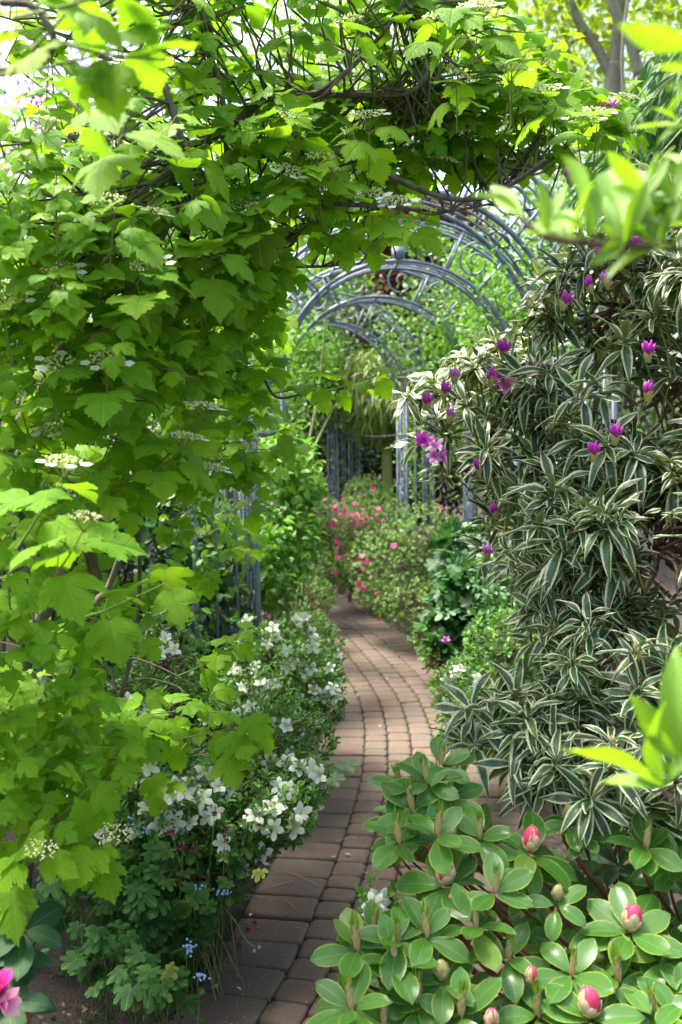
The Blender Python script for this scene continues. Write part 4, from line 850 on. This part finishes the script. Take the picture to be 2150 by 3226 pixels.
# ================================================================ BAMBOO upper right
base = np.array([P(2200, 500, 3.9)[0], 3.9, 0]); root = thing('bamboo_clump', 'arching bamboo with drooping narrow leaves at the upper right', 'bamboo', base); b = Buf(); L = Leaves(T_BAM, M['bam'])
for i in range(26):
    tip = P(rng.uniform(1830, 2200), rng.uniform(380, 640), rng.uniform(3.3, 4.3)); top = P(2180 + rng.uniform(-20, 260), rng.uniform(150, 380), 3.9); q = bez([base + [rng.normal() * .1, rng.normal() * .1, 0], (base + top) / 2 + [.1, 0, .2], top, (top + tip) / 2 + [0, 0, .07], tip], 8)
    b.tube(q, (.009, .0025), 5); qq = q[len(q) // 2:]
    for c in qq[rng.integers(0, len(qq), 60)]:
        dr = nrm(nrm(tip - top) * .9 + rng.normal(size=3) * .3 + [-.25, 0, -.55]); L.add(c + rng.normal(size=3) * .05, dr[None], nrm(rng.normal(size=3) * .5 + [-.2, -.8, .5])[None], .15 * rng.uniform(.7, 1.2))
part('cane', b, M['greentwig'], root); L.finish(root, 300)

# ================================================================ FRESH FOREGROUND SHOOTS (out of focus)
def fresh(label, base, runs, nodes):
    root = thing('foreground_shrub', label, 'shrub', base, 'fresh green shoots close to the camera at the right'); b = Buf(); L = Leaves(T_FRESH, M['fresh'])
    for r_ in runs: q = bez([P(*w) for w in r_], 6); b.tube(q, .0028, 5)
    b.tube(bez([np.array(base, float), (np.array(base) + P(*runs[0][-1])) / 2 + [.05, 0, 0], P(*runs[0][-1])], 6), (.009, .004), 6)
    for x, y, d, lv in nodes:
        p = P(x, y, d)
        for tx, ty, dd in lv:
            q = P(tx, ty, d + dd); A = q - p; l = np.linalg.norm(A); N = nrm(nrm(CAMP - p) * rng.uniform(.1, 1.) + rng.normal(size=3) * .5 + [0, 0, .5]); L.add(p, nrm(A)[None], N[None], l * 1.02)
    part('branch', b, M['twig'], root); L.finish(root, 300); return root
fresh('spray of blurred fresh green leaves on a bare twig in front of the arch top', (1.2, 1.0, 0), [[(1640, 690, .92), (1720, 745, .92), (1850, 765, .93), (1960, 772, .95), (2080, 780, .97), (2300, 800, 1.0)], [(1940, 770, .95), (1990, 680, .97), (2060, 600, 1.0), (2200, 560, 1.0)]],
      [(1650, 690, .92, [(1535, 560, -.03), (1600, 640, .02), (1560, 600, .05)]), (1722, 735, .92, [(1712, 560, 0), (1690, 600, .04), (1775, 570, .0), (1660, 650, .05), (1640, 740, -.02), (1790, 690, .03)]),
       (1850, 760, .93, [(1870, 590, .03), (1800, 640, -.03), (1900, 620, 0), (1830, 480, .08), (1760, 720, 0)]), (1965, 765, .95, [(1900, 600, .02), (1960, 560, .05), (2050, 640, .03), (1870, 720, -.04), (1930, 470, .1), (2040, 560, -.03), (1900, 800, -.04)]),
       (2040, 620, .97, [(1910, 480, -.02), (1960, 470, .03), (2050, 470, .04), (2110, 500, 0), (1930, 600, .05), (2150, 640, .03)]), (2120, 640, .98, [(2060, 500, 0), (2190, 480, .02), (2230, 620, 0), (2000, 700, .03), (2060, 760, -.02)]), (2110, 780, .97, [(1890, 800, -.02), (2030, 690, .02), (2200, 700, 0), (2230, 830, .02)]),
       (2160, 400, 1.0, [(2060, 320, 0), (2050, 430, .02), (2180, 290, 0), (1990, 380, .02)]), (1800, 770, .94, [(1770, 600, .03), (1840, 560, -.02), (1700, 700, .05), (1880, 680, .02)]), (2060, 780, .97, [(1990, 600, .03), (2080, 560, .05), (2150, 640, .0), (1960, 660, -.03)]), (2180, 700, 1.0, [(2090, 580, .0), (2100, 690, .03), (2060, 640, -.02)]), (2180, 560, 1.0, [(2080, 520, .0), (2100, 440, .02)])])
fresh('blurred fresh green leaves at the upper right corner', (1.35, .9, 0), [[(2200, 180, .72), (2300, 260, .74)]], [(2230, 140, .72, [(1955, 105, -.02), (2090, 60, .05), (2120, 230, .02)]), (2230, 240, .72, [(2070, 190, 0), (2060, 330, .03), (2100, 300, -.03)])])
fresh('blurred fresh green leaves at the right edge above the budding rhododendron', (1.25, .95, 0), [[(2080, 2480, .95), (2130, 2520, .95), (2300, 2600, .97)]],
      [(2095, 2480, .95, [(1990, 2200, 0), (1975, 2420, .02), (1895, 2440, .03), (1780, 2305, -.02), (2060, 2250, .04), (2170, 2350, 0)]), (2150, 2400, .96, [(2110, 2040, 0), (1990, 2180, .03), (2170, 2150, .03), (2000, 2280, -.02), (2030, 2440, .02)])])

# ================================================================ VIBURNUM
base = P(150, 2300, 2.9); base[2] = 0
root = thing('viburnum', 'large viburnum with maple like leaves arching over the path from the left', 'shrub', base); VB = root
L = Leaves(T_VIB, M['vib'], T_VIBL); green = Buf(); wood = Buf()
main = [  # (points px,py,d), radius from, to
    ([(60, 2150, 3.0), (180, 1850, 2.95), (330, 1560, 2.9), (430, 1340, 2.85), (560, 1130, 2.8), (700, 930, 2.8), (900, 760, 2.9), (1010, 690, 3.0)], .022, .008),
    ([(330, 1900, 3.05), (280, 1700, 3.0), (350, 1500, 3.0), (400, 1250, 2.9), (380, 1000, 2.8)], .020, .010),
    ([(-60, 1700, 2.6), (60, 1450, 2.6), (170, 1150, 2.6), (330, 900, 2.6), (560, 560, 2.7), (640, 490, 2.8)], .018, .007),
    ([(-40, 1500, 2.5), (60, 1350, 2.55), (110, 1150, 2.6)], .018, .012),
    ([(100, 1150, 2.7), (330, 730, 2.8), (480, 560, 2.8), (720, 400, 2.9), (860, 300, 2.9), (1000, 298, 2.95), (1200, 300, 3.0), (1300, 285, 3.0), (1370, 200, 3.0)], .015, .005),
    ([(330, 760, 2.7), (520, 620, 2.75), (700, 545, 2.8), (800, 500, 2.85), (900, 480, 2.9)], .013, .005),
    ([(560, 880, 2.7), (590, 700, 2.7), (590, 520, 2.65), (560, 400, 2.6), (520, 270, 2.6), (470, 130, 2.6), (420, -40, 2.6)], .011, .007),
    ([(720, 560, 2.85), (700, 300, 2.8), (660, 150, 2.8), (630, -50, 2.8)], .008, .005),
    ([(950, 480, 2.9), (1075, 480, 2.95), (1180, 530, 3.0), (1330, 600, 3.0), (1430, 628, 3.0), (1540, 620, 3.0), (1640, 560, 3.0), (1720, 500, 3.0)], .011, .004),
    ([(1000, 640, 3.0), (1200, 650, 3.05), (1400, 665, 3.05), (1560, 640, 3.05)], .008, .003),
    ([(560, 780, 2.7), (700, 760, 2.75), (850, 830, 2.8), (1000, 840, 2.9), (1100, 830, 2.9)], .007, .003),
    ([(480, 1200, 2.8), (600, 1180, 2.85), (800, 1170, 2.9), (870, 1250, 2.9), (960, 1240, 2.9)], .008, .003),
    ([(220, 1975, 2.5), (300, 1900, 2.55), (350, 1830, 2.6), (420, 1640, 2.6)], .012, .007),
    ([(1000, 300, 2.9), (1120, 200, 2.9), (1240, 60, 2.9), (1290, -40, 2.9)], .008, .004),
    ([(-80, 230, 1.25), (20, 225, 1.25), (130, 200, 1.22), (170, 130, 1.2), (140, 60, 1.2), (90, 15, 1.2), (0, 10, 1.2)], .006, .004),
    ([(-40, 2350, 2.6), (200, 2340, 2.6), (350, 2400, 2.55), (420, 2440, 2.5)], .007, .003),
    ([(300, 2080, 2.8), (350, 2120, 2.8), (390, 2240, 2.75), (480, 2330, 2.7)], .005, .003),
    ([(320, 2085, 2.8), (420, 2075, 2.75), (520, 2110, 2.7), (590, 2150, 2.7)], .004, .002),
    ([(400, 2150, 2.8), (480, 2140, 2.75), (580, 2190, 2.7), (420, 2300, 2.65)], .004, .002),
]
nodes = []
for pts, r0, r1 in main:
    if pts[-1][1] < 720 and pts[0][2] > 2: pts = [(a, b_, d - .28 * min(1, max(0, (1000 - b_) / 400))) for a, b_, d in pts]
    q = bez([P(*w) for w in pts], 7); r = np.linspace(r0, r1, len(q)) * (1 + .06 * rng.normal(size=len(q))); wb = Buf(); wb.tube(q, r, 8, cap=True); part('branch', wb, M['vib_bark'], root); nodes.append(q)
for i in range(12):        # other stems rising from the stool
    s0 = base + np.array([rng.uniform(-.7, .12), rng.uniform(-.1, .6), 0]); t = P(rng.uniform(-150, 560), rng.uniform(150, 1200), rng.uniform(2.8, 3.7)); q = bez([s0, s0 + (t - s0) * .45 + np.array([rng.normal() * .08, rng.normal() * .08, .15]), t], 9); wb = Buf(); wb.tube(q, (rng.uniform(.009, .015), .004), 7); part('branch', wb, M['vib_bark'], root); nodes.append(q)
NODE = np.concatenate(nodes)
VBSP = [(350, 120, 2.5, 430, 120, .25, .42), (350, 380, 2.6, 400, 70, .25, .35), (900, 60, 2.7, 400, 110, .2, .55), (900, 270, 2.8, 380, 60, .2, .5), (1350, 60, 2.95, 280, 100, .2, .65), (1400, 260, 3.0, 280, 70, .2, .9), (1620, 420, 3.0, 230, 70, .2, 1.1), (1180, 450, 3.0, 300, 70, .22, 1.1), (1120, 590, 3.1, 210, 50, .18, 1.0), (790, 520, 2.7, 230, 80, .25, .8), (830, 680, 2.7, 190, 60, .2, .8), (250, 520, 2.3, 280, 80, .3, .5), (250, 700, 2.3, 280, 80, .3, .7),
        (200, 900, 2.25, 310, 90, .35, 1.1), (180, 1080, 2.25, 300, 80, .35, 1.1), (550, 820, 2.6, 220, 80, .3, .9), (620, 980, 2.7, 200, 70, .25, .9), (590, 1150, 2.8, 190, 70, .25, .9), (330, 1200, 2.4, 220, 60, .25, .9), (270, 1440, 2.35, 210, 80, .25, .75), (730, 960, 3.0, 110, 80, .2, .7), (640, 1350, 3.5, 200, 110, .25, .6), (620, 1560, 3.6, 210, 90, .2, .55), (650, 1750, 3.7, 180, 70, .15, .4), (820, 1800, 3.8, 120, 50, .12, .3), (650, 600, 4.0, 300, 280, .6, .28), (350, 850, 3.9, 380, 300, .7, .4), (50, 1000, 3.6, 250, 350, .7, .45), (700, 800, 4.3, 170, 300, .5, .4),
        (20, 1640, 2.1, 110, 180, .25, .9), (80, 2030, 2.1, 160, 120, .2, 1.0), (110, 2330, 2.2, 210, 90, .22, 1.1), (560, 2140, 2.75, 150, 50, .12, .3), (420, 2380, 2.6, 170, 70, .15, .45), (90, 2600, 2.1, 170, 110, .22, 1.1), (200, 1600, 3.0, 200, 120, .2, .35), (350, 1900, 3.2, 200, 120, .2, .25), (150, 2200, 2.8, 200, 120, .2, .3)]
BB = blobs(VBSP); SUNV = nrm(np.array(sd))
def head_mesh(seed, nw):
    r = np.random.default_rng(seed); b = Buf(); R0 = .036
    O = np.array([[1, 0, 0], [-1, 0, 0], [0, 1, 0], [0, -1, 0], [0, 0, 1], [0, 0, -1]]); FO = [(0, 2, 4), (2, 1, 4), (1, 3, 4), (3, 0, 4), (2, 0, 5), (1, 2, 5), (3, 1, 5), (0, 3, 5)]
    for j in range(85):
        rad = R0 * math.sqrt(r.random()) * .9; a = r.uniform(0, 2 * PI); p = np.array([rad * math.cos(a), rad * math.sin(a), .007 * (1 - (rad / R0) ** 2) + r.normal() * .002 + .03]); A = np.zeros((6, 3)); A[:, 1] = r.random(); b.add(O * r.uniform(.0017, .0028) + p, FO, A, 0)
    for j in range(8): a = j * PI / 4; b.tube([(0, 0, 0), (R0 * .45 * math.cos(a), R0 * .45 * math.sin(a), .02), (R0 * .8 * math.cos(a), R0 * .8 * math.sin(a), .03)], .0009, 3, 2, cap=False)
    for j in range(nw):
        a = r.uniform(0, 6.28); c = np.array([math.cos(a) * R0 * 1.1, math.sin(a) * R0 * 1.1, .032])
        for k in range(5):
            t = k * 2 * PI / 5; rd = np.array([math.cos(t), math.sin(t), .1]); V, F, U = grid_leaf(.85, 2, 3, 0, .1, 1.2, .6); AA = np.zeros((len(V), 3)); AA[:, :2] = U; b.add(V @ fr1(nrm(rd), np.array([0, 0, 1])).T * .0105 + c, F, AA, 1)
    return b.mesh('flower_head', [M['vibb'], M['vibw'], M['vib_stem']])
HEADS = [head_mesh(i, n_) for i, n_ in enumerate((2, 5, 0, 7))]
def vshoot(p, di, npair, size, head=None, pitch=.05):
    """shoot of opposite leaf pairs ending at p + ...; leaves hang outward and down"""
    di = nrm(di); q = p.copy(); pts = [q.copy()]; side = nrm(np.cross(di, rng.normal(size=3)))
    for k in range(npair):
        q = q + di * pitch * rng.uniform(.8, 1.3); pts.append(q.copy()); di = nrm(di + [0, 0, .06] + rng.normal(size=3) * .05); s_ = size * (1.0 - .28 * k / npair) * rng.uniform(.85, 1.15)
        sd_ = side if k % 2 == 0 else nrm(np.cross(di, side))
        for sg in (-1, 1):
            if rng.random() < .06: continue
            A = nrm(sd_ * sg * 1.0 + di * .45 + rng.normal(size=3) * .15); pe = q + A * s_ * .32 + np.array([0, 0, .004]); green.tube([q, (q + pe) / 2 + [0, 0, .004], pe], .0011, 3, cap=False)
            A2 = nrm(A * np.array([1, 1, .5]) + np.array([0, -.18, -.42 + rng.normal() * .22])); N = nrm(np.array([rng.normal() * .2 - .1, -.45 + rng.normal() * .2, 1.0])); L.add(pe, A2[None], N[None], s_)
    green.tube(np.array(pts), (.0024, .0014), 4, cap=False)
    if head is not None:
        e = q + di * .045; green.tube([q, e], .0012, 3, cap=False); ax = nrm(di * .3 + [0, -.15, 1]); t = nrm(np.cross(ax, [.3, .8, .1])); inst('flower_head', head, root, e - ax * .005, np.stack([t, np.cross(ax, t), ax], axis=-1), rng.uniform(.8, 1.1))
p, o_ = shell(BB, 1230, .35, .6)
kk = 0
for c, n_ in zip(p, o_):
    di = nrm(n_ * .6 + np.array([.15, -.15, .45]) + rng.normal(size=3) * .25); x, y, d = proj(c)
    if 540 < x < 740 and 1560 < y < 2050 and rng.random() < .75: continue
    if (x > 1050 and y > 740) or (x > 830 and y > 830): continue
    vshoot(c, di, int(rng.integers(2, 4)), .073 * min(1.0, d / 2.6) * rng.uniform(.85, 1.2), HEADS[int(rng.integers(4))] if rng.random() < .075 and y < 1700 and y > 0 else None)
    j = np.argsort(((NODE - c) ** 2).sum(-1))[rng.integers(0, 22)]; nd_ = NODE[j]
    if np.linalg.norm(nd_ - c) < 1.0 and kk < 380: kk += 1; wood.tube(bez([nd_, (nd_ + c) / 2 + rng.normal(size=3) * .03 - [0, 0, .02], c], 4), (.0042, .0024), 4, cap=False)
# shoots seen singly in the photograph
single = [((860, 1240, 2.85), (.8, -.2, .12), 3, .075, None), ((1000, 1235, 2.9), (1, -.1, .15), 3, .07, None), ((1080, 1235, 2.95), (1, 0, .2), 2, .055, None), ((590, 700, 2.3), (.3, -.5, .8), 2, .105, None), ((620, 900, 2.3), (.3, -.5, .3), 2, .10, None), ((900, 640, 2.6), (.2, -.4, .5), 2, .10, 1),
          ((1010, 520, 2.7), (.1, -.3, .8), 2, .08, 1), ((1180, 750, 2.8), (.5, -.3, .1), 2, .105, 0), ((1560, 480, 2.9), (.6, -.2, .4), 2, .10, 2), ((1680, 400, 2.9), (.6, -.1, .4), 2, .10, 0), ((1780, 400, 2.9), (.8, -.1, .2), 2, .11, 3), ((530, 700, 2.5), (.3, -.3, .9), 2, .09, None),
          ((130, 1880, 1.7), (.4, -.2, .5), 2, .11, 2), ((60, 1720, 1.75), (.4, -.2, .5), 2, .10, 1), ((250, 1950, 1.8), (.9, -.2, .3), 3, .10, None), ((310, 1480, 2.2), (.4, -.2, .7), 2, .10, 0), ((400, 1530, 2.2), (.8, -.2, .4), 2, .10, 0), ((480, 1480, 2.25), (.6, -.2, .5), 2, .09, 3), ((220, 2700, 2.0), (.4, -.3, .2), 2, .10, 2), ((20, 2750, 1.9), (.3, -.3, .2), 2, .10, 2),
          ((560, 2130, 2.6), (.7, -.1, .3), 3, .07, None), ((480, 2250, 2.55), (.9, 0, .1), 3, .075, None), ((640, 2080, 2.65), (.8, 0, .5), 2, .06, None), ((560, 2330, 2.4), (.9, -.1, .2), 3, .085, None), ((620, 2380, 2.4), (.9, -.1, .1), 2, .085, None),
          ((100, 160, 1.2), (.5, 0, .5), 2, .062, None), ((40, 60, 1.15), (.9, 0, .2), 3, .062, None), ((160, 130, 1.2), (.8, 0, -.2), 2, .062, None), ((-30, 240, 1.2), (.8, 0, .1), 3, .062, None), ((200, 300, 1.5), (.3, -.1, -.3), 2, .09, None)]
for w, di, n_, s_, h_ in single: vshoot(P(*w), np.array(di), n_, s_, None if h_ is None else HEADS[h_], pitch=.055)
for x, y in [(340, 640), (760, 650), (910, 545), (1010, 500), (1020, 540), (1170, 620), (910, 370), (1160, 370), (1250, 640), (1720, 290), (1520, 20), (1380, 60), (1440, 240), (1610, 220), (1490, 30), (1100, 70), (1840, 380), (1870, 360), (190, 855), (30, 950), (340, 1140), (195, 1155), (820, 660), (470, 840), (630, 850)]:
    e = P(x, y, 2.0 if x < 600 else 2.42); ax = nrm(np.array([rng.normal() * .2, -.6, 1])); t = nrm(np.cross(ax, [.3, .8, .1])); inst('flower_head', HEADS[int(rng.integers(4))], root, e - ax * .03, np.stack([t, np.cross(ax, t), ax], axis=-1), 1.15); vshoot(e - np.array([.0, 0, .13]), np.array([rng.normal() * .2, -.1, 1]), 2, .09)
part('twig', wood, M['vib_bark'], root, stuff=True); part('young_shoot', green, M['vib_stem'], root, stuff=True); L.finish(root, 300)

# unseen tree added left of the frame to darken the bed under the viburnum
tree('added_shade_tree', 'unseen broad tree added beyond the frame at the far left to shade the bed', 'tree', (-3.6, 4.2, 0), [(np.array([-3.0, 4.2, 3.4]), np.array([1.2, 1.6, .9]), 1.0), (np.array([-3.2, 2.2, 2.6]), np.array([1.0, 1.2, 1.0]), 1.0)], 6500, T_TINY, .13, M['midg'])

# ================================================================ GERANIUMS, FORGET-ME-NOTS, TULIP
def geranium(label, base, tops, size, yellow=False):
    root = thing('geranium', label, 'geranium', base, 'dark spotted geraniums in the left foreground'); b = Buf(); L = Leaves(T_GER, M['ger']); base = np.array(base, float)
    for t in tops:
        s0 = base + [rng.normal() * .05, rng.normal() * .05, 0]; b.tube(bez([s0, (s0 + t) / 2 + rng.normal(size=3) * .02, t], 4), .0013, 4, cap=False)
        A = nrm(np.array([rng.normal(), rng.normal() - .8, -.15])); L.add(t, A[None], nrm(np.array([rng.normal() * .25, -.4 + rng.normal() * .25, 1]))[None], size * rng.uniform(.7, 1.2))
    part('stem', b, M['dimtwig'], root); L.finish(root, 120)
    return root
for i, (x, y, d, rx, ry, n, lb) in enumerate([(520, 2880, 2.75, 140, 130, 90, 'dark spotted geranium in the middle of its clump, beside the path edge'), (430, 2780, 2.9, 150, 150, 80, 'dark spotted geranium under the white azalea, at the back of its clump'), (640, 2740, 2.95, 110, 90, 60, 'dark spotted geranium leaning over the path below the white blooms'),
                                          (470, 3070, 2.5, 120, 70, 40, 'low dark spotted geranium with yellowing leaves nearest the bottom of the picture'), (330, 2970, 2.6, 120, 110, 28, 'dark spotted geranium in deep shade beside the corner rhododendron'), (250, 2760, 2.9, 160, 140, 50, 'dark spotted geranium deepest in the shade at the left')]):
    c = P(x, y, d); tops = [P(x + rng.normal() * rx * .55, y + rng.normal() * ry * .55, d + rng.normal() * .08) for _ in range(n)]; tops = [t for t in tops if t[2] > .03]; geranium(lb, (c[0], d + .05, 0), tops, .064)
# long flowering stalk over the path
root = thing('geranium', 'long bare geranium stalk with maroon flowers hanging over the paving', 'geranium', P(690, 2870, 2.85) * [1, 1, 0]); b = Buf()
st = bez([P(690, 2840, 2.85), P(740, 2900, 2.8), P(775, 2960, 2.76), P(805, 2985, 2.74)], 6); b.tube(st, .0016, 4); b.tube(bez([P(760, 2905, 2.8), P(780, 2905, 2.79), P(800, 2915, 2.78)], 4), .0009, 3); b.tube(bez([P(770, 2960, 2.77), P(760, 2975, 2.76)], 3), .0009, 3); b.tube(bez([P(560, 2900, 2.9) * [1, 1, 0], P(640, 2860, 2.88), P(690, 2840, 2.85)], 4), .002, 4); part('stem', b, M['greentwig'], root)
MF = flower_mesh(M['maroon'], .011, 5, .9, 61)
for x, y in ((806, 2908), (780, 2930), (755, 2975), (760, 2985)): put_flowers(root, [P(x, y, 2.76)], [np.array([0, -1, .2])], [MF])
for x, y in ((800, 2990), (815, 2978)): bud(root, P(x, y, 2.74), np.array([.3, 0, -1.]), .012, 'green')
root = thing('geranium', 'tall geranium stalks with nodding maroon flowers before the white azalea', 'geranium', P(640, 2760, 2.85) * [1, 1, 0]); b = Buf(); tp = []
for _ in range(26):
    t = P(rng.uniform(520, 720), rng.uniform(2560, 2780), rng.uniform(2.75, 2.9)); s0 = np.array(root.location) + [rng.normal() * .06, rng.normal() * .05, 0]; b.tube(bez([s0, (s0 + t) / 2 + rng.normal(size=3) * .02, t + [0, 0, .01], t], 4), .0013, 4, cap=False); tp.append(t)
for t in [P(640 + i * 22 + rng.normal() * 4, 2830 - i * 14, 2.85) for i in range(10)]: tp.append(t)
b.tube(bez([P(600, 2850, 2.86), P(720, 2780, 2.85), P(860, 2740, 2.86)], 6), .0017, 4); part('stem', b, M['greentwig'], root); put_flowers(root, tp, [np.array([0, -1, .0])] * len(tp), [MF])
# forget-me-nots
def fmn_mesh():
    b = Buf()
    for j in range(9):
        c = np.array([rng.normal() * .007, rng.normal() * .007, rng.normal() * .003])
        for k in range(5):
            t = k * 1.2566; V, F, U = grid_leaf(.9, 1, 2, 0, 0, 1, .7); AA = np.zeros((len(V), 3)); AA[:, :2] = U; b.add(V @ fr1(nrm([math.cos(t), math.sin(t), .15]), np.array([0, 0, 1.])).T * .0042 + c, F, AA)
    return b.mesh('flower', M['blue'])
FM = [fmn_mesh() for _ in range(2)]; FG = 'small blue forget-me-nots among the geraniums'
for i, (x, y, d, lb) in enumerate([(622, 3080, 2.5, 'pale blue forget-me-not at the path edge near the bottom'), (610, 2793, 2.75, 'blue forget-me-not among geranium leaves, left of the pair'), (697, 2815, 2.78, 'blue forget-me-not nearest the paving below the azalea'), (418, 2600, 2.85, 'blue forget-me-not deep among the white azalea blooms'), (325, 2495, 2.9, 'blue forget-me-not highest up in the shade'), (585, 2990, 2.6, 'blue forget-me-not above the yellowing geranium leaf'), (470, 2620, 2.85, 'blue forget-me-not beside the maroon flower stalks')]):
    p = P(x, y, d); s0 = np.array([p[0] - .02, d + .03, 0]); root = thing('forget_me_not', lb, 'forget-me-not', s0, FG); b = Buf(); b.tube(bez([s0, (s0 + p) / 2 + [0.01, 0, .01], p], 5), .0014, 4); part('stem', b, M['greentwig'], root); L = Leaves(T_AZA, M['cover'])
    for t in np.linspace(.15, .85, 7): q = s0 + (p - s0) * t; L.add(q, nrm(np.array([rng.normal(), rng.normal(), .4]))[None], np.array([[0, -.3, 1.]]), .032)
    L.finish(root, 20); put_flowers(root, [p, p + [.012, 0, -.006]], [np.array([0, -.6, .8])] * 2, FM)
# black tulip
p = P(238, 2350, 2.9); root = thing('black_tulip', 'nearly black tulip standing in the shade under the viburnum', 'tulip', (p[0], 2.9, 0)); b = Buf(); b.tube(bez([np.array([p[0], 2.9, 0]), p + [.01, 0, -.1], p], 5), .003, 5); part('stem', b, M['greentwig'], root)
for j in range(6):
    a = j * PI / 3; rd = np.array([math.cos(a), math.sin(a), 0]); bf = Buf(); V, F, U = grid_leaf(.62, 4, 6, -.5, -.05, .95, .6); V = V.copy(); V[:, 2] = V[:, 2] + .18 * np.sin(V[:, 1] * PI); AA = np.zeros((len(V), 3)); AA[:, :2] = U; bf.add(V @ fr1(nrm(np.array([0, 0, 1]) + rd * .12), rd).T * .06 + rd * .010 + p, F, AA); part('petal', bf, M['black'], root)
# weeds and grass at the very edge
b = Buf(); k = 900; s_ = rng.uniform(2.6, 8.5, k); pp = np.array([on_path(a, -0.5 - abs(rng.normal()) * .12)[0] for a in s_]); pz = np.c_[pp, np.full(k, .005)]
scatter(b, T_BAM, pz, frames(rand_dir(k) * .5 + [0, 0, .6], rand_dir(k)), rng.uniform(.02, .06, k), rng.random(k)); o = bpy.data.objects.new('weeds', b.mesh('weeds', M['cover'])); o['kind'] = 'stuff'; o['label'] = 'small grass and weeds at the left edge of the paving'; o['category'] = 'weeds'; link(o)

# ================================================================ THINGS LYING ON THE PATH
b = Buf(); V, F, U = grid_leaf(.7, 2, 4, .3, .2, 1.2, .6); AA = np.zeros((len(V), 3)); AA[:, :2] = U; b.add(V, F, AA); pk = b.mesh('fallen_petal', M['palepink'])
b = Buf(); b.add(V, F, AA); wh = b.mesh('fallen_petal', M['white'])
def ground_pt(px, py, z=.008):
    v = CR @ Vector(((px - 1075) / FPX, (1613 - py) / FPX, -1.0)); t = (z - CAMH) / v.z; return np.array([v.x * t, v.y * t, z])
for x, y in [(1110, 2122), (1133, 2160), (1125, 2190), (1160, 2150), (1288, 2071), (1335, 2130), (1352, 2072), (1190, 1975), (1118, 1942), (1199, 2284), (1125, 2267), (1365, 2178), (1181, 2147), (1040, 2150), (1057, 2700), (1085, 2690), (1220, 2300), (1295, 2110)]:
    q = ground_pt(x, y); o = bpy.data.objects.new('fallen_petal', pk); o.location = tuple(q); o.rotation_euler = (rng.normal() * .2, rng.normal() * .2, rng.uniform(0, 6)); o.scale = [rng.uniform(.015, .026)] * 3; o['label'] = 'small pink petal fallen on the brick path'; o['category'] = 'petal'; o['group'] = 'pink petals fallen on the path'; link(o)
for x, y in [(788, 2885), (815, 2922), (1225, 2139), (1106, 1952), (688, 3110), (760, 3120)]:
    q = ground_pt(x, y); o = bpy.data.objects.new('fallen_petal', wh); o.location = tuple(q); o.rotation_euler = (rng.normal() * .2, rng.normal() * .2, rng.uniform(0, 6)); o.scale = [rng.uniform(.018, .03)] * 3; o['label'] = 'white petal fallen on the brick path'; o['category'] = 'petal'; o['group'] = 'white petals fallen on the path'; link(o)
for i, (x, y, x2, y2, lb) in enumerate([(845, 2800, 925, 2775, 'straw coloured pine needle on the wide left paver in shade'), (1060, 2650, 1125, 2640, 'dry grass blade lying across the small setts'), (900, 2745, 1005, 2790, 'long thin needle crossing two left edge pavers'), (1120, 2740, 1160, 2752, 'short twig on the middle setts'), (770, 2820, 830, 2828, 'pale dead stalk at the left path edge'), (895, 2835, 930, 2862, 'thin brown needle in the centre of a left edge paver')]):
    q0, q1 = ground_pt(x, y, .007), ground_pt(x2, y2, .007); b = Buf(); b.tube(bez([q0, (q0 + q1) / 2 + [0, .004, .003], q1], 4), .0011, 4); o = bpy.data.objects.new('dry_stalk', b.mesh('dry_stalk', M['tan'])); o['label'] = lb; o['category'] = 'dry stalk'; link(o)
# one self-sown lobed plant creeping over the stones
root = thing('seedling_plant', 'lone lobed green seedling creeping onto the path below the white azalea', 'seedling', ground_pt(1010, 2430)); b = Buf(); b.tube(bez([ground_pt(1010, 2430), P(1050, 2405, 3.95)], 4), .003, 4); part('stem', b, M['greentwig'], root); L = Leaves(T_GER, M['cover'])
for x, y, d in [(1085, 2395, 3.95), (1040, 2440, 3.85), (1060, 2400, 3.98)]: L.add(P(x, y, d), np.array([[.3, -.7, -.2]]), np.array([[.0, -.4, 1.]]), .085)
L.finish(root, 10)
root = thing('fallen_leaf', 'small green leaf lying on the setts in the middle of the path', 'leaf', ground_pt(1262, 2210)); L = Leaves(T_OVAL, M['clim']); L.add(ground_pt(1262, 2210, .012), np.array([[1, .2, .1]]), np.array([[0, -.2, 1.]]), .045); L.finish(root, 5, name='blade')
